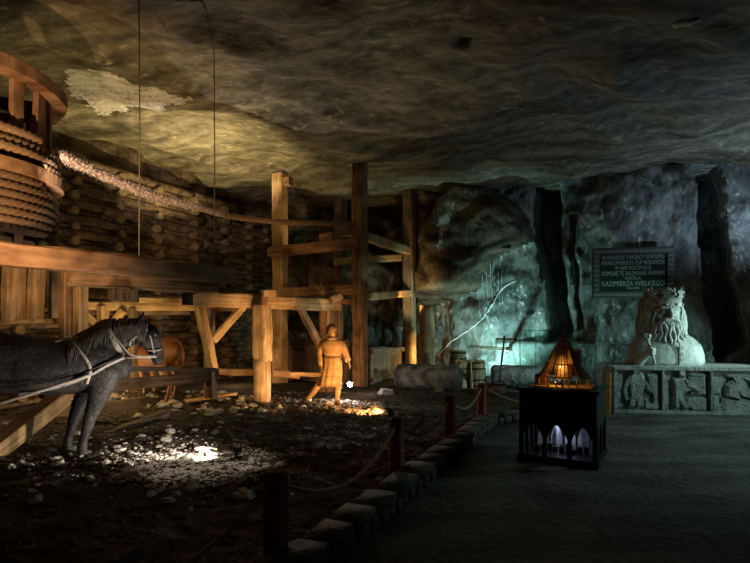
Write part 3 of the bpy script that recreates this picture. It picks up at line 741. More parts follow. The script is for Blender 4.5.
# tunic with pleats
def pleat(zs, n=48):
    rings = []
    for z, rx, ry, cx, pl in zs:
        rings.append([V((cx+rx*math.cos(t)*(1+pl*math.cos(11*t+z)), ry*math.sin(t)*(1+pl*math.cos(11*t+z)), z)) for t in [2*math.pi*k/n for k in range(n)]])
    return rings
bm = bmesh.new(); ring_loft(bm, pleat([(.36, .225, .17, -.05, .07), (.45, .215, .175, -.04, .07), (.62, .20, .165, -.02, .06), (.80, .185, .155, 0, .04), (.92, .165, .135, 0, .015), (1.0, .18, .145, 0, .01), (1.14, .235, .15, 0, .0), (1.22, .24, .135, 0, 0), (1.265, .18, .11, 0, 0), (1.29, .09, .08, 0, 0)]), cap=True)
obj('tunic', bm, M_fig, fg, local=True)
for s, pts in ((-1, [(-.165, 0, 1.215), (-.215, .01, 1.08), (-.235, .02, .95), (-.22, -.01, .85), (-.203, -.045, .765)]), (1, [(.165, 0, 1.215), (.225, .01, 1.09), (.262, .02, .99), (.29, -.01, .92), (.318, -.043, .86)])):
    bm = bmesh.new(); add_tube(bm, pts, [.075, .075, .064, .060, .055], seg=14); obj('sleeve', bm, M_fig, fg, local=True)
bm = bmesh.new(); ring_loft(bm, pleat([(.905, .175, .145, 0, .01), (.915, .185, .152, 0, .01), (.945, .183, .150, 0, .01), (.955, .172, .142, 0, .01)])); obj('belt', bm, M_wood, fg, local=True)
bm = bmesh.new(); ring_loft(bm, pleat([(1.255, .16, .115, 0, .02), (1.30, .115, .10, 0, .02), (1.335, .075, .075, 0, .02), (1.32, .06, .06, 0, .02)])); obj('hood_collar', bm, M_fig, fg, local=True)
bm = bmesh.new()
for i in range(90):
    t = random.uniform(0, math.pi*2)
    if math.sin(t) < -.55: q0, l = V((.05*math.cos(t), .02, .125)), .06
    else: q0, l = V((.02*math.cos(t), .02, .13)), .19
    e = V((.086*math.cos(t), .01+.105*math.sin(t), .06)); b = e+V((.01*math.cos(t), .008*math.sin(t), -(l-.06)))
    add_tube(bm, [HM @ q0, HM @ (q0.lerp(e, .55)+V((0, 0, .012))), HM @ e, HM @ b], [.012, .014, .014, .006], seg=5)
obj('hair', bm, M_wood, fg, local=True)

# ================================================================== SHOW LAMPS WE SEE, AND AN ADDED PILLAR SPOT
def spotlamp(label, loc, target, energy, color, angle, size=.05, r=.05, strength=20, blend=.4, L=.14):
    t = thing('spotlight', label, 'lamp', loc); d = (V(target)-V(loc)).normalized(); c = V(loc)+V((0, 0, r+.03))
    m = frame_mat(c-d*L/2, c+d*L/2)
    bm = bmesh.new(); ring_loft(bm, [[m @ V((x, rr*math.cos(k), rr*math.sin(k))) for k in [2*math.pi*q/16 for q in range(16)]] for x, rr in ((0, r*.6), (.02, r*.85), (L*.6, r), (L, r*1.08), (L, r*.92), (L*.85, r*.85))])
    obj('housing', bm, M_iron, t)
    bm = bmesh.new(); ring_loft(bm, [[m @ V((x, rr*math.cos(k), rr*math.sin(k))) for k in [2*math.pi*q/16 for q in range(16)]] for x, rr in ((L*.86, r*.86), (L*.9, r*.8))])
    obj('lens', bm, glow('lens_glow', color, strength), t)
    beam('bracket', c-V((0, 0, r+.05)), c-V((0, 0, r*.4)), .03, .03, M_iron, t)
    l = lamp('spotlight_light', 'POINT' if angle > 190 else 'SPOT', c+d*(L/2+.06), energy, color, None if angle > 190 else V(target), size, angle, blend); setpar(l, t)
    return t
sl = P(236, 470, 6.15)
spotlamp('small dark spotlight on the bright gravel patch', (sl.x, sl.y, .12), (-3.0, 6.4, .35), 90, WHT, 125, .03, .045, 6, .6)
bl = P(350.5, 384, 11.3)
spotlamp('bare white spotlight glaring beside the figure', (bl.x, bl.y, bl.z-.08), (-1.2, 8.6, -.3), 90, (1, .88, .80), 135, .03, .06, 160)
og = P(390, 421, 8.95)
spotlamp('small orange ground spotlight at the end of lit gravel', (og.x, og.y, .10), (-1.3, 10.6, .35), 290, ORG, 90, .03, .045, 30, .5)
lamp('fill_pillar', 'SPOT', (-1.3, 8.9, .35), 150, WARM, (-2.2, 10.5, 1.2), .03, 70, .6)  # not a seen lamp: spot added to brighten the pillar

# ================================================================== RUBBLE
def chunk_mesh(sd_, m, flat=.6):
    bm = bmesh.new(); bmesh.ops.create_icosphere(bm, subdivisions=2, radius=1)
    for v in bm.verts:
        n = noise.noise(v.co*1.3+V((sd_*7, sd_, 0)))+.6*noise.noise(v.co*3.1+V((sd_*3, 0, sd_))); v.co *= 1+.6*n; v.co.z *= flat
    me = bpy.data.meshes.new('salt_chunk'); bm.to_mesh(me); bm.free(); me.materials.append(m); return me
CH = [chunk_mesh(k, M_salt) for k in range(7)]; GR = [chunk_mesh(k+9, M_gravel) for k in range(6)]
def place(me, name, x, y, s, label, cat, group):
    o = bpy.data.objects.new(name, me); COL.objects.link(o); o.location = (x, y, gz(x, y)+s*.18)
    o.scale = (s*random.uniform(.8, 1.4), s*random.uniform(.8, 1.2), s*random.uniform(.7, 1.1)); o.rotation_euler = (random.uniform(-.2, .2), random.uniform(-.2, .2), random.uniform(0, 6.3))
    return tag(o, label, cat, group)
cnt = 0
while cnt < 150:
    px = random.uniform(-5, 265); py = random.uniform(418, 505)
    px = random.gauss(190, 60) if random.random() < .5 else px; py = random.gauss(465, 14) if random.random() < .5 else py
    q = at_z(px, max(py, 412), .06); 
    if not in_pit(q+V((.3, 0, 0))) or q.x < -6: continue
    place(random.choice(CH), 'salt_chunk', q.x, q.y, random.choice([.018, .022, .028, .035, .045, .06]), *(('pale salt chunk on dark gravel around the hooves of the dark horse', 'rock', 'salt chunks by the hooves') if px < 112 else ('pale salt chunk in the white-lit patch left of the ground spotlight', 'rock', 'salt chunks in the lit patch') if px < 215 else ('pale salt chunk on dark gravel right of the white-lit patch', 'rock', 'salt chunks right of the lit patch'))); cnt += 1
cnt = 0
while cnt < 90:
    q = at_z(random.gauss(205, 40), random.uniform(396, 418), .06)
    place(random.choice(CH), 'salt_chunk', q.x, q.y, random.choice([.035, .05, .065, .08]), 'yellowish salt chunk heaped between trestle and log wall', 'rock', 'salt chunks heaped by the trestle'); cnt += 1
q = at_z(386, 394, .08); place(CH[2], 'salt_block', q.x, q.y, .17, 'pale flat salt block left of the grey salt roll', 'rock', None)
q = at_z(598, 405, .02)
for k, (dx, s) in enumerate(((0, .15), )):
    o = place(CH[4], 'salt_block', q.x+dx, q.y, .2, 'whitish salt block left of the orange-lit fence post', 'rock', None)
ico = bmesh.new(); bmesh.ops.create_icosphere(ico, subdivisions=1, radius=1); ico.verts.ensure_lookup_table()
ICV = [v.co.copy() for v in ico.verts]; ICF = [tuple(v.index for v in f.verts) for f in ico.faces]; ico.free()
def scatter(name, gen, count, m):
    vs = []; fs = []; n = 0
    while n < count:
        q = gen()
        if q is None: continue
        x, y, sz = q; c = V((x, y, gz(x, y)+.004)); b = len(vs); a = random.uniform(0, 6.3); ca, sa = math.cos(a), math.sin(a)
        sx, sy, szz = sz*random.uniform(.8, 1.5), sz*random.uniform(.8, 1.3), sz*random.uniform(.4, .8)
        for v in ICV:
            j = 1+random.uniform(-.28, .28); px_, py_ = v.x*sx*j, v.y*sy*j
            vs.append((c.x+px_*ca-py_*sa, c.y+px_*sa+py_*ca, c.z+v.z*szz*j))
        fs += [(p+b, q_+b, r+b) for p, q_, r in ICF]; n += 1
    me = bpy.data.meshes.new(name); me.from_pydata(vs, [], fs); me.materials.append(m); o = bpy.data.objects.new(name, me); COL.objects.link(o); return o
def g1():
    x = random.uniform(-6.0, 3.4); y = random.uniform(2.4, 12.2)
    if random.random() < .4: x = random.gauss(-.6, 1.0); y = random.gauss(9.6, .7)
    if not in_pit(V((x+.35, y-.12, 0))) or abs(x/y) > .85 or x < -7.2+.44*(y-8): return None
    return x, y, random.uniform(.007, .03)
def g2():
    c_ = at_z(random.gauss(190, 42), random.gauss(466, 11), .06)
    return (c_.x, c_.y, random.uniform(.008, .024)) if in_pit(c_+V((.3, 0, 0))) else None
tag(scatter('gravel', g1, 8000, M_gravel), 'brown gravel spread over the sunken ground inside the kerb', 'gravel', kind='stuff')
tag(scatter('salt_grit', g2, 2200, M_salt), 'pale salt grit around the white-lit patch of ground', 'gravel', kind='stuff')

# ================================================================== ROPE BARRIER
fp = [V((-.63, 3.42, 0)), V((.22, 5.4, 0)), V((.98, 7.08, 0)), V((1.70, 8.6, 0))]
labs = ['red-brown rope post nearest the camera at bottom left', 'red-brown rope post second from the camera on kerb', 'red-brown rope post third from the camera on kerb', 'red-brown rope post at the far kerb corner']
off = V((0, 0, 0))
for p, lab in zip(fp, labs):
    p = p+off*0; t = thing('rope_post', lab, 'post', (p.x, p.y, .1), group=None); q = p+off
    beam('post', (q.x, q.y, .02), (q.x, q.y, .66), .13, .12, M_redwood, t, .003)
    bm = bmesh.new(); mt = Matrix.Translation((q.x, q.y, .66))
    ring_loft(bm, [[mt @ V((a*sx, b*sy, z)) for a, b in ((-1, -1), (1, -1), (1, 1), (-1, 1))] for sx, sy, z in ((.062, .058, 0), (.05, .046, .018))]); obj('post_top', bm, M_redwood, t, smooth=False)
M_orp = wood('orange_lit_post_wood', (.34, .15, .04), (.62, .31, .10))  # orange lamplight put into the wood colour of this post
p5 = P(608, 412, 9.75); t = thing('rope_post', 'thin orange-lit rope post left of the carved relief', 'post', (p5.x, p5.y, 0)); beam('post', (p5.x, p5.y, .0), (p5.x, p5.y, .73), .09, .09, M_orp, t, .003); box('rope_hook', (p5.x+.06, p5.y-.02, .5), (.05, .02, .03), M_iron, t, .004)
fpo = [p+off for p in fp]; h = V((0, 0, .58))
for a, b, d, lab in ((fpo[0]-kd*2.2, fpo[0], .2, 'barrier rope running out of view left of nearest post'), (fpo[0], fpo[1], .26, 'sagging barrier rope between nearest and second post'), (fpo[1], fpo[2], .22, 'barrier rope between second and third post'), (fpo[2], fpo[3], .18, 'barrier rope between third and far corner post')):
    d_ = (b-a).normalized()*.066; tag(tube('barrier_rope', sag(a+h+d_, b+h-d_, d, 40), .016, M_rope, twist=60, depth=.15), lab, 'rope')
tag(tube('barrier_rope', sag(fpo[3]+h+V((.07, 0, 0)), V((p5.x-.05, p5.y, .55)), .32, 40), .016, M_rope, twist=60, depth=.15), 'barrier rope from corner post behind display case to orange-lit post', 'rope')

# ================================================================== SALT ROLLS, BARRELS, TOOLS
def saltroll(label, a, b, r):
    t = thing('salt_roll', label, 'rock', ((a[0]+b[0])/2, (a[1]+b[1])/2, .08)); a = V(a); b = V(b); m = frame_mat(a, b); L = (b-a).length; bm = bmesh.new(); rings = []
    for i in range(40):
        u = i/39; e = math.sqrt(max(0, 1-(max(0, abs(u-.5)*2-.86)/.14)**2)); rr = r*(.72+.28*e)
        rings.append([m @ V((L*u, rr*(1+.05*noise.noise(V((u*8, math.cos(k)*2, math.sin(k)*2))))*math.cos(k), rr*(1+.05*noise.noise(V((u*8, math.cos(k)*2, math.sin(k)*2))))*math.sin(k))) for k in [2*math.pi*q/36 for q in range(36)]])
    rings[0] = [p for p in rings[0]]; ring_loft(bm, rings); o = obj('roll', bm, M_saltlog, t); return t
a = P(397, 381, 13.0); b = P(461, 381, 12.4); saltroll('grey rounded salt roll lying behind a shovel', (a.x, a.y, .37), (b.x, b.y, .37), .30)
a = P(491, 377, 13.3); b = P(560, 377, 12.9); saltroll('salt roll dusted white on top, behind the display case', (a.x, a.y, .35), (b.x, b.y, .35), .27)
def barrel(label, c, h, r, tilt=0):
    t = thing('barrel', label, 'barrel', c); C = V(c); n = 18
    for k in range(n):
        a0 = 2*math.pi*k/n+.012; a1 = 2*math.pi*(k+1)/n-.012; bm = bmesh.new(); rings = []
        for j in range(7):
            z = h*j/6; rr = r*(.84+.16*math.sin(math.pi*j/6)); rings.append([C+V((q*math.cos(a_), q*math.sin(a_), z)) for a_, q in ((a0, rr), (a1, rr), (a1, rr-.025), (a0, rr-.025))])
        ring_loft(bm, rings); obj('stave', bm, M_barrel, t, smooth=False)
    for z in (.08, .30, .70, .92):
        rr = r*(.84+.16*math.sin(math.pi*z))+.006; bm = bmesh.new()
        ring_loft(bm, [[C+V(((rr+dx)*math.cos(k), (rr+dx)*math.sin(k), h*z+dz)) for dx, dz in ((-.008, -.02), (.006, -.02), (.006, .02), (-.008, .02))] for k in [2*math.pi*q/32 for q in range(32)]], closed=True); obj('hoop', bm, M_iron, t)
    bm = bmesh.new(); ring_loft(bm, [[C+V((r*.82*math.cos(k), r*.82*math.sin(k), z)) for k in [2*math.pi*q/24 for q in range(24)]] for z in (h*.93, h*.96)]); obj('lid', bm, M_barrel, t, smooth=False)
    return t
c = P(476, 388, 13.3); barrel('open wooden barrel in front of the cyan-lit wall', (c.x, c.y, .06), .68, .24)
c = P(458, 380, 14.2); barrel('wooden barrel behind the small bench, standing higher', (c.x, c.y, .25), .68, .23)
st = c
bm = bmesh.new(); ball(bm, (c.x, c.y, .12), (.5, .45, .2)); 
for v in bm.verts: v.co += V((nz(v.co, 4), nz(v.co, 4, 3), nz(v.co, 4, 6)))*.05
tag(obj('rock_step', bm, M_saltlog), 'flat rock under the rear barrel', 'rock')
bn = thing('small_bench', 'small pale wooden bench between the two barrels', 'bench', P(465, 388, 13.0))
beam('bench_top', P(456, 361, 13.1), P(473, 361, 13.0), .16, .05, M_wood2, bn)
for x, dx in ((460, -1), (470, 1)): beam('leg', P(x+dx*1.5, 388, 13.05), P(x, 362, 13.05), .05, .05, M_wood2, bn)
def shovel(label, foot, top, y, bw=.2, bh=.26):
    a = P(*foot, y); b = P(*top, y+.25); t = thing('shovel', label, 'shovel', a); d = (b-a).normalized(); s = d.cross(V((0, 1, 0))).normalized(); n = s.cross(d)
    logb('handle', a+d*(bh*.8), b, .018, M_wood2, t, seg=8)
    bm = bmesh.new(); rings = []
    for k in range(7):
        u = k/6; wd = bw/2*(1 if u < .75 else 1-.5*(u-.75)/.25)*(.93 if u == 0 else 1)
        rings.append([a+d*bh*u+s*wd*q-n*.02*(1-q*q)*e_+n*th for q, e_, th in ((-1, 1, 0), (-.5, 1, 0), (0, 1, 0), (.5, 1, 0), (1, 1, 0), (1, 1, .012), (.5, 1, .012), (0, 1, .012), (-.5, 1, .012), (-1, 1, .012))])
    ring_loft(bm, rings); obj('blade', bm, M_barrel, t)
    beam('grip', b-s*.05, b+s*.05, .025, .025, M_wood2, t)
    return t
shovel('wooden shovel leaning on the grey salt roll', (439.5, 394.5), (436, 357), 12.05)
shovel('pale wooden shovel leaning on the small bench', (463, 388.5), (458, 359), 12.85)
ch = thing('butter_churn', 'dark wooden bucket with a long upright staff', 'bucket', P(498, 398, 11.9)); c = P(498, 398, 11.7)
bm = bmesh.new(); ring_loft(bm, [[V((c.x+r*math.cos(k), c.y+r*math.sin(k), z)) for k in [2*math.pi*q/20 for q in range(20)]] for r, z in ((.17, .05), (.165, .15), (.15, .38), (.13, .38), (.14, .3))]); obj('tub', bm, M_wood3, ch)
for z, r in ((.12, .172), (.32, .158)):
    bm = bmesh.new(); ring_loft(bm, [[V((c.x+(r+dx)*math.cos(k), c.y+(r+dx)*math.sin(k), z+dz)) for dx, dz in ((-.008, -.02), (.006, -.02), (.006, .02), (-.008, .02))] for k in [2*math.pi*q/24 for q in range(24)]], closed=True); obj('hoop', bm, M_iron, ch)
logb('staff', (c.x, c.y, .12), P(504.5, 336, 11.75), .02, M_wood3, ch, seg=8)
tag(beam('wall_pole', P(468, 347, 14.6), P(512, 349, 14.2), .05, .09, M_wood3), 'thin dark pole fixed low across the cyan-lit wall', 'pole')
beam('bearer', P(507, 349, 14.2), P(507, 352, 15.5), .06, .06, M_wood3, bpy.data.objects['wall_pole'])

# white salt vein across the wall
TW = bvh(WB)
def on_wall(px, py, off=.02):
    o_ = V((0, 0, 1.6)); d = (P(px, py, 1)-o_).normalized(); h_ = TW.ray_cast(o_, d)[0]
    return (h_-d*off) if h_ else P(px, py, 15)
def vein(name, pts, r, label):
    sm = smooth_path([V((x, y, 0)) for x, y in pts], 8); pp = [on_wall(q.x+random.uniform(-.5, .5), q.y+random.uniform(-.5, .5)) for q in sm]
    tube(name, pp, [r*random.uniform(.5, 1.4) for _ in pp], M_vein, WB, seg=6)
vein('salt_vein', [(437, 357), (450, 343), (468, 330), (482, 319), (493, 303), (503, 288), (516, 281)], .022, '')
for i in range(7):
    x = 478+4.1*i; yt = 258+abs(i-4)*7+random.uniform(-6, 6); vein('salt_streak', [(x, yt), (x+random.uniform(-2, 2), yt+18), (x+random.uniform(-1, 3), yt+random.uniform(24, 40))], .006, '')
# black boxes stand for the shade inside square rock pockets
for x, y, s in ((506, 246, .13), (531, 313, .07)):
    q = on_wall(x, y, .0); o = box('pocket_shade', (q.x, q.y, q.z), (s*2.0, .12, s), M_blk, WB, .01); 

# ================================================================== MEMORIAL PLAQUE
pc = P(632.5, 274.5, 13.9); hitp = on_wall(632, 274, .0)
pq = thing('memorial_plaque', 'dark green inscribed stone plaque in a carved frame on rock wall', 'plaque', hitp+V((-.16, -.36, 0)), R(-12))
S_ = hitp.y/540; PW, PH = 74*S_, 49*S_
pn_ = box('panel', (0, 0, 0), (PW-.1, .06, PH-.1), M_plq, pq, .008, local=True)
bm = bmesh.new(); fw = 7*S_
for cx, cz, sx, sz in ((0, PH/2-fw/2, PW, fw), (0, -PH/2+fw/2, PW, fw), (-PW/2+fw/2, 0, fw, PH-2*fw), (PW/2-fw/2, 0, fw, PH-2*fw)): add_box(bm, (cx, -.02, cz), (sx, .10, sz))
bmesh.ops.bevel(bm, geom=bm.edges[:], offset=.012, segments=2, affect='EDGES')
fo = obj('carved_frame', bm, M_plqf, pq, smooth=False, local=True)
bm = bmesh.new()
def knot(cx, cz):
    add_tube(bm, [V((cx+.055*math.cos(t), -.075, cz+.055*math.sin(2*t)*.7)) for t in [2*math.pi*k/16 for k in range(16)]], .012, seg=5, closed=True)
nxk = 15; nzk = 9
for k in range(nxk):
    for zz in (PH/2-fw/2, -PH/2+fw/2): knot(-PW/2+fw/2+(PW-fw)*k/(nxk-1), zz)
for k in range(1, nzk):
    for xx in (-PW/2+fw/2, PW/2-fw/2): knot(xx, -PH/2+fw/2+(PH-fw)*k/nzk)
obj('frame_ornament', bm, M_orn, fo, local=True)
lines = [('W HOŁDZIE TWÓRCY STATUTU', 3.7, 56, 13.2), ('KRAKOWSKICH ŻUP SOLNYCH', 4.0, 56, 7.9), ('W 600 ROCZNICĘ', 3.5, 33, 3.1), ('KOMORĘ TĘ NAZWANO IMIENIEM', 4.1, 56.5, -2.5), ('KRÓLA', 3.0, 14, -6.8), ('KAZIMIERZA WIELKIEGO', 5.1, 56.5, -13.0), ('1368-1968', 1.9, 11, -16.0)]
for s, hgt, wid, zz in lines:
    cu = bpy.data.curves.new('t', 'FONT'); cu.body = s; cu.size = .12; cu.extrude = .006; cu.align_x = 'CENTER'
    t_ = bpy.data.objects.new('t', cu); COL.objects.link(t_); dg = bpy.context.evaluated_depsgraph_get(); dg.update()
    me = bpy.data.meshes.new_from_object(t_.evaluated_get(dg)); bpy.data.objects.remove(t_)
    if len(me.vertices) == 0: continue
    xs = [v.co.x for v in me.vertices]; ys = [v.co.y for v in me.vertices]; wd = max(xs)-min(xs)
    k = S_*37
    sx = wid*S_/wd; sz = hgt*S_/.0865
    for v in me.vertices: v.co = V((v.co.x*sx, -.036-v.co.z, v.co.y*sz+zz*S_))
    me.materials.clear(); me.materials.append(M_plqt); me.name = 'inscription'
    o = bpy.data.objects.new('inscription', me); COL.objects.link(o); o.parent = pn_

# ================================================================== CARVED RELIEF + BUST
RL = P(613, 413, 9.78); RZ = R(-7)
rb = thing('carved_relief_block', 'long grey stone block carved with three relief scenes', 'relief', (RL.x, RL.y, 0), RZ)
kx = .01815
def zc(x, y): return ((x-65)/5*kx, (298-y)/5*kx)
RW = 150*kx; RH = .845; DEP = 1.1
box('block', (RW/2, DEP/2+.07, RH/2), (RW, DEP, RH-.0), M_relief, rb, .015, local=True)
bm = bmesh.new()
for cx, cz, sx, sz in ((RW/2, RH-.03, RW, .07), (RW/2, .035, RW, .07), (.035, RH/2, .07, RH-.13), (zc(300, 0)[0], RH/2, .05, RH-.13), (zc(522, 0)[0], RH/2, .04, RH-.13)): add_box(bm, (cx, .03, cz), (sx, .12, sz))
bmesh.ops.bevel(bm, geom=bm.edges[:], offset=.012, segments=2, affect='EDGES')
obj('border', bm, M_relief, rb, smooth=False, local=True)
def rel(name, polys, cat=None):
    bm = bmesh.new()
    for poly, d in polys:
        pts = [zc(x, y) for x, y in poly]
        cx = sum(p[0] for p in pts)/len(pts); cz = sum(p[1] for p in pts)/len(pts)
        rings = [[V((x, .09, z)) for x, z in pts], [V((x, .07-d*.4, z)) for x, z in pts], [V((cx+(x-cx)*.80, .07-d*.75, cz+(z-cz)*.86)) for x, z in pts]]
        ring_loft(bm, rings)
    return obj(name, bm, M_relief, rb, smooth=False, local=True)
rel('carved_miner', [([(150, 85), (200, 78), (215, 110), (228, 150), (205, 200), (215, 262), (185, 270), (178, 215), (165, 270), (140, 268), (148, 200), (140, 140)], .10), ([(160, 70), (188, 68), (192, 98), (162, 100)], .13),
                     ([(128, 130), (150, 100), (155, 130), (132, 170), (135, 215), (150, 235), (125, 240), (112, 180)], .09), ([(210, 120), (235, 150), (268, 180), (262, 200), (225, 180)], .10)])
rel('carved_windlass', [([(230, 100), (285, 95), (292, 270), (262, 272), (262, 200), (270, 185), (232, 140)], .07), ([(215, 225), (250, 245), (290, 250), (285, 275), (215, 272)], .08)])
rel('carved_miner', [([(348, 118), (405, 110), (425, 150), (445, 175), (400, 180), (392, 215), (430, 265), (405, 275), (370, 220), (375, 270), (352, 272), (355, 190)], .10), ([(375, 82), (402, 82), (408, 112), (378, 112)], .13), ([(395, 120), (440, 135), (480, 170), (470, 190), (415, 160)], .12)])
rel('carved_cart', [([(418, 110), (502, 108), (505, 200), (428, 202), (450, 165), (420, 140)], .075), ([(415, 218), (510, 212), (512, 278), (440, 275), (410, 250)], .07), ([(418, 88), (500, 98), (505, 112), (420, 105)], .08)])
rel('carved_miner', [([(590, 150), (625, 112), (665, 110), (695, 165), (735, 210), (738, 222), (670, 205), (640, 175), (655, 222), (590, 205)], .12), ([(618, 108), (652, 100), (660, 132), (630, 140)], .14)])
rel('carved_rocks', [([(576, 215), (650, 225), (660, 215), (738, 230), (742, 285), (576, 285)], .075), ([(528, 110), (570, 112), (572, 195), (532, 200)], .06), ([(590, 100), (640, 88), (700, 96), (735, 130), (742, 180), (728, 180), (710, 130), (660, 108), (600, 112)], .07), ([(535, 205), (560, 205), (560, 240), (576, 240), (576, 285), (535, 285)], .06)])
rel('carved_rocks', [([(80, 95), (115, 100), (112, 190), (100, 250), (120, 272), (80, 275)], .05), ([(305, 105), (330, 100), (328, 275), (305, 275)], .05)])

BC = P(665, 367, 10.35); bz = RH+.005
bu = thing('king_bust', 'large stone bust of a bearded crowned king', 'statue', (BC.x, BC.y, bz), RZ+R(6))
k = 10.35/540
bm = bmesh.new()
eloft(bm, [(0, 0, .04), (0, 0, .20), (0, 0, .36), (0, .0, .50), (0, 0, .60)], [(.40, .73), (.40, .715), (.38, .66), (.33, .52), (.25, .34)], side=(1, 0, 0), seg=32)
eloft(bm, [(-.02, 0, .5), (-.03, -.02, .85)], [(.22, .24), (.2, .22)], side=(1, 0, 0), seg=20)
# head, face
eloft(bm, [(-.02, -.03, .66), (-.03, -.03, .80), (-.03, -.02, .95), (-.03, 0, 1.12), (-.03, .0, 1.25)], [(.22, .21), (.26, .255), (.27, .27), (.28, .275), (.27, .28)], side=(1, 0, 0), seg=28)
# hair masses at the sides and back
for s in (-1, 1):
    eloft(bm, [(s*.26-.03, .03, 1.10), (s*.30-.03, .02, .92), (s*.33-.03, .03, .74), (s*.36-.03, .05, .58)], [(.15, .10), (.17, .12), (.17, .12), (.14, .09)], side=(1, 0, 0), seg=16)
eloft(bm, [(-.03, .16, 1.1), (-.03, .2, .6)], [(.18, .26), (.2, .3)], side=(1, 0, 0), seg=16)
# brows, nose, cheeks, moustache
eloft(bm, [(-.06, -.30, 1.045), (-.06, -.345, .93)], [(.035, .032), (.055, .052)], side=(1, 0, 0), seg=10)
for s in (-1, 1):
    eloft(bm, [(-.06+s*.03, -.29, 1.05), (-.05+s*.15, -.26, 1.065), (-.04+s*.22, -.19, 1.03)], [(.03, .03), (.035, .03), (.02, .02)], side=(0, 1, 0), seg=10)
    ball(bm, (-.05+s*.13, -.215, .90), (.085, .06, .06), 12); ball(bm, (-.055+s*.105, -.255, .985), (.045, .03, .022), 10)
    eloft(bm, [(-.06, -.31, .865), (-.05+s*.10, -.31, .85), (-.045+s*.19, -.26, .80), (-.04+s*.25, -.2, .76)], [(.04, .045), (.042, .04), (.035, .03), (.015, .015)], side=(0, 1, 0), seg=10)
ball(bm, (-.06, -.285, .81), (.06, .03, .018), 10)
body = remesh('torso_and_head', bm, .016, M_stat, bu, 2)
# beard locks
bm = bmesh.new()
for row, (zt, n_, ln, yo) in enumerate(((.80, 9, .33, 0), (.76, 8, .40, -.035), (.82, 10, .26, .03))):
    for i in range(n_):
        u = (i-(n_-1)/2)/((n_-1)/2); x0_ = -.05+u*.21; y0_ = -.285+.10*u*u+yo
        pts = [V((x0_+u*.09*s+.020*math.sin(s*9+i*2+row), y0_-.055*math.sin(min(1, s*1.6)*math.pi/2)+.02*s, zt-ln*(1-.25*u*u)*s)) for s in [q/10 for q in range(11)]]
        add_tube(bm, pts, [.030+.008*math.sin(q*.9) if q < 9 else .018 for q in range(11)], seg=8)
obj('beard', bm, M_stat, bu, local=True)
for s in (-1, 1):
    for i in range(6):
        x0_ = s*(.22+.035*i)-.03; y0_ = -.16+.055*i
        pts = [V((x0_+s*.08*q+.018*math.sin(q*10+i), y0_-.01, 1.14-.62*q)) for q in [j/10 for j in range(11)]]
        bm = bmesh.new(); add_tube(bm, pts, .032, seg=7); obj('hair_lock', bm, M_stat, bu, local=True)
# crown
bm = bmesh.new(); n = 64; rings = []
for z, r in ((1.08, .300), (1.10, .318), (1.17, .318), (1.18, .305), (1.30, .325)): rings.append([V((-.03+r*math.cos(t), r*math.sin(t)*.98, z)) for t in [2*math.pi*q/n for q in range(n)]])
ring_loft(bm, rings)
cb_ = obj('crown_band', bm, M_stat, bu, local=True)
for q in range(8):
    t = 2*math.pi*(q+.5)/8-math.pi/2+.1; d = V((math.cos(t), math.sin(t), 0)); s = V((-d.y, d.x, 0)); c_ = V((-.03, 0, 1.26))+d*.322
    bm = bmesh.new(); outline = [(-.085, 0), (-.04, .06), (-.105, .10), (-.06, .14), (-.03, .12), (0, .215), (.03, .12), (.06, .14), (.105, .10), (.04, .06), (.085, 0)]
    ring_loft(bm, [[c_+s*x+V((0, 0, z))+d*(.08*z+y) for x, z in outline] for y in (-.025, .025)]); obj('crown_leaf', bm, M_stat, cb_, smooth=False, local=True)
for q in range(10):
    t = 2*math.pi*q/10; bm = bmesh.new(); ball(bm, (-.03+.32*math.cos(t), .315*math.sin(t), 1.135), (.03, .03, .025), 8); obj('crown_jewel', bm, M_stat, cb_, local=True)
for z in (.12, .22, .32):
    bm = bmesh.new(); yb = {.12: -.415, .22: -.41, .32: -.40}[z]
    add_tube(bm, [V((.10+.028*math.cos(t), yb, z+.028*math.sin(t))) for t in [2*math.pi*j/14 for j in range(14)]], .010, seg=6, closed=True); obj('coat_button', bm, M_stat, bu, local=True)
box('coat_seam', (.055, -.405, .22), (.012, .03, .42), M_stat, bu, .003, local=True)
# hand holding a sceptre at the left
bm = bmesh.new()
eloft(bm, [(-.62, -.22, .02), (-.56, -.30, .14), (-.50, -.38, .24)], [.09, .075, .06], side=(0, 1, 0), seg=14)
eloft(bm, [(-.50, -.38, .22), (-.47, -.40, .30)], [(.055, .06), (.06, .06)], side=(0, 1, 0), seg=12)
for i, ln in enumerate((.9, 1, .95, .8)):
    z = .20+i*.036; add_tube(bm, [V((-.53, -.42, z)), V((-.47, -.47, z+.006)), V((-.41, -.455, z+.01)), V((-.405, -.41, z+.01))], [.019, .019, .017, .013], seg=8)
add_tube(bm, [V((-.53, -.41, .33)), V((-.50, -.46, .365)), V((-.45, -.48, .36))], [.022, .02, .014], seg=8)
remesh('hand', bm, .010, M_stat, bu, 1)
bm = bmesh.new(); add_tube(bm, smooth_path([V((-.40, -.42, .02)), V((-.47, -.43, .28)), V((-.53, -.42, .46))], 5), .024, seg=10); ball(bm, (-.55, -.42, .52), (.065, .06, .075), 12)
for q in range(5):
    t = 2*math.pi*q/5; ball(bm, (-.55+.055*math.cos(t), -.42+.05*math.sin(t), .545), (.03, .03, .045), 8)
obj('sceptre', bm, M_stat, bu, local=True)

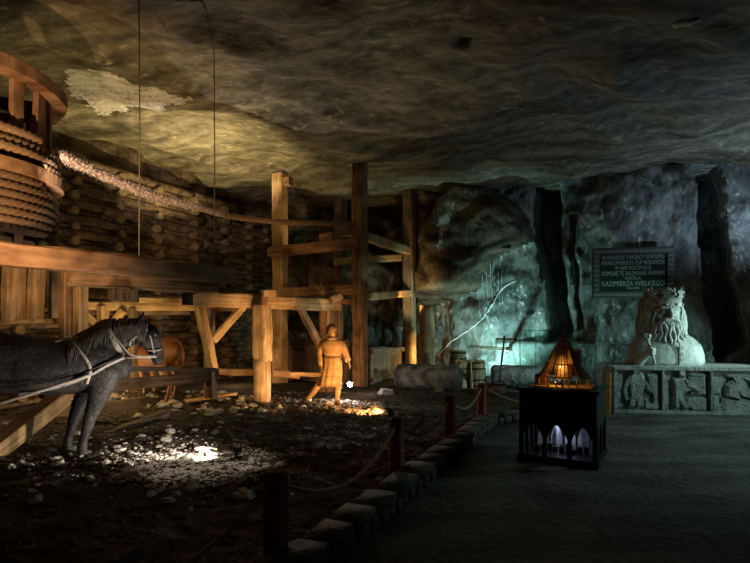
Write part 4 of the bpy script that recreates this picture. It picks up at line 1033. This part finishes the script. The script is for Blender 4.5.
# ================================================================== DISPLAY CASE
CN = P(599, 469, 5.98); CZ = R(-30)
dc = thing('display_case', 'dark museum case on arcaded base with a glazed hut model', 'display case', (CN.x-.46*math.cos(CZ)-.42*math.sin(CZ), CN.y-.46*math.sin(CZ)+.42*math.cos(CZ), 0), CZ)
W_, D_ = .92, .84
box('base_plate', (0, 0, .035), (W_, D_, .07), M_case, dc, .01, local=True)
box('cabinet', (0, 0, .645), (W_*.94, D_*.94, .36), M_case, dc, .008, local=True)
box('table_top', (0, 0, .84), (W_*1.02, D_*1.02, .035), M_case, dc, .008, local=True)
def arcade(name, L, n, h, M, parent, m, th=.04, pw=.045):
    """a run of pointed arches on piers, lying in local X/Z"""
    bm = bmesh.new(); seg = 10; bay = L/n
    for k in range(n+1): add_box(bm, (-L/2+bay*k, 0, h/2), (pw, th, h), M=M)
    for k in range(n):
        x0_ = -L/2+bay*k+pw/2; wb = bay-pw; pts = []
        for i in range(seg+1):
            u = i/seg; x = x0_+wb*u; z = h*.52+h*.40*(1-abs(2*u-1)**1.8); pts.append((x, z))
        for i in range(seg):
            (xa, za), (xb, zb) = pts[i], pts[i+1]
            q = [V((xa, -th/2, za)), V((xb, -th/2, zb)), V((xb, -th/2, h)), V((xa, -th/2, h))]; q2 = [p+V((0, th, 0)) for p in q]
            ring_loft(bm, [[M @ p for p in q], [M @ p for p in q2]])
    return obj(name, bm, m, parent, smooth=False, local=True)
for rz_, L_, d_ in ((0, W_*.9, D_*.43), (math.pi/2, D_*.86, W_*.44), (math.pi, W_*.9, D_*.43), (-math.pi/2, D_*.86, W_*.44)):
    M = Matrix.Rotation(rz_, 4, 'Z') @ Matrix.Translation((0, -d_, .07))
    arcade('arcade_panel', L_, 3 if abs(rz_) in (0, math.pi) else 3, .40, M, dc, M_case)
# inner vaulted model, lit cool
M = Matrix.Translation((0, .02, .07)); arcade('inner_arcade', .62, 4, .33, M, dc, M_vault, .03, .025)
M = Matrix.Translation((0, .22, .07)); arcade('inner_arcade', .62, 3, .36, M, dc, M_vault, .03, .04)
box('vault_wall', (0, .33, .25), (.7, .02, .34), M_vault, dc, 0, local=True)
bm = bmesh.new()
for i in range(9): add_box(bm, (-.28+.07*i, -.12+.03*(i % 3), .10+.01*(i % 2)), (.05, .05, .06+.03*(i % 3)))
obj('model_furnishings', bm, M_arch, dc, smooth=False, local=True)
l = lamp('case_lower_light', 'POINT', (0, 0, 0), 1.0, (.62, .72, 1), size=.02); l.parent = dc; l.location = (-.02, .12, .36)
# glass hood
for nm, c_, s_ in (('glass_front', (0, -D_*.46, 1.195), (W_*.92, .006, .675)), ('glass_back', (0, D_*.46, 1.195), (W_*.92, .006, .675)), ('glass_side', (-W_*.46, 0, 1.195), (.006, D_*.92, .675)), ('glass_side', (W_*.46, 0, 1.195), (.006, D_*.92, .675)), ('glass_lid', (0, 0, 1.536), (W_*.93, D_*.93, .006))):
    box(nm, c_, s_, M_glass, dc, 0, local=True)
M_edge = plain('glass_edge', (.28, .36, .33), .3, .1, 10, 0)
for x in (-1, 1):
    for y in (-1, 1): box('glass_edge', (x*W_*.46, y*D_*.46, 1.195), (.007, .007, .675), M_edge, dc, 0, local=True)
for y in (-1, 1): box('glass_edge', (0, y*D_*.465, 1.536), (W_*.93, .007, .007), M_edge, dc, 0, local=True)
for x in (-1, 1): box('glass_edge', (x*W_*.465, 0, 1.536), (.007, D_*.93, .007), M_edge, dc, 0, local=True)
# hut model
hm = thing('hut_model', 'small cone-roofed wooden hut model glowing inside the glass', 'model', dc.location+V((0, 0, .86)), CZ)
n = 24; bm = bmesh.new(); prof = [(.33, .10), (.27, .16), (.22, .235), (.175, .32), (.13, .42), (.075, .52), (.012, .63)]
OPEN = lambda t, j: (-2.35 < t < -.85) and 0 <= j < 5
for j in range(len(prof)-1):
    for i in range(n):
        t0 = -math.pi+2*math.pi*i/n; t1 = t0+2*math.pi/n
        if OPEN((t0+t1)/2, j): continue
        (ra, za), (rb_, zb) = prof[j], prof[j+1]
        q = [V((ra*math.cos(t0), ra*math.sin(t0), za)), V((ra*math.cos(t1), ra*math.sin(t1), za)), V((rb_*math.cos(t1), rb_*math.sin(t1), zb)), V((rb_*math.cos(t0), rb_*math.sin(t0), zb))]
        ring_loft(bm, [[p*.985 for p in q], q])
obj('cone_roof', bm, M_shing, hm, local=True, smooth=False)
box('dormer', (.13, .0, .36), (.13, .16, .17), M_shing, hm, .004, local=True)
box('side_wing', (-.24, -.05, .07), (.13, .22, .14), M_shing, hm, .004, local=True)
for i in range(11):
    t = -math.pi+2*math.pi*i/11; bm = bmesh.new(); add_tube(bm, [V((.30*math.cos(t), .30*math.sin(t), 0)), V((.30*math.cos(t), .30*math.sin(t), .12))], .010, seg=6); obj('model_post', bm, M_modw, hm, local=True)
for i in range(7):
    t = -2.2+1.05*i/6; bm = bmesh.new(); add_tube(bm, [V((.29*math.cos(t), .29*math.sin(t), .11)), V((.19*math.cos(t), .19*math.sin(t), .28)), V((.10*math.cos(t), .10*math.sin(t), .46))], .006, seg=6); obj('model_rafter', bm, M_modw, hm, local=True)
bm = bmesh.new(); ring_loft(bm, [[V((r*math.cos(k), r*math.sin(k), z)) for k in [2*math.pi*q/20 for q in range(20)]] for r, z in ((.10, .08), (.10, .2), (.08, .34), (.05, .44))]); obj('model_drum', bm, M_modw, hm, local=True)
for z in (.12, .27): 
    bm = bmesh.new(); add_tube(bm, [V((.27*math.cos(t), .27*math.sin(t), z)) if z < .2 else V((.185*math.cos(t), .185*math.sin(t), z)) for t in [-2.3+1.25*i/10 for i in range(11)]], .009, seg=6); obj('model_rail', bm, M_shing, hm, local=True)
bm = bmesh.new()
for x, y in ((-.03, -.25), (.04, -.24), (.10, -.22)): add_box(bm, (x, y, .035), (.02, .02, .07)); 
obj('model_figure', bm, M_vault, hm, local=True, smooth=False)
box('model_floor', (0, 0, .006), (.70, .62, .012), M_modw, hm, .002, local=True)
l = lamp('hut_light', 'POINT', (0, 0, 0), .9, (1, .55, .18), size=.007); l.parent = hm; l.location = (.0, -.17, .24)
l = lamp('hut_light_low', 'POINT', (0, 0, 0), .25, (1, .6, .25), size=.005); l.parent = hm; l.location = (-.05, -.20, .06)
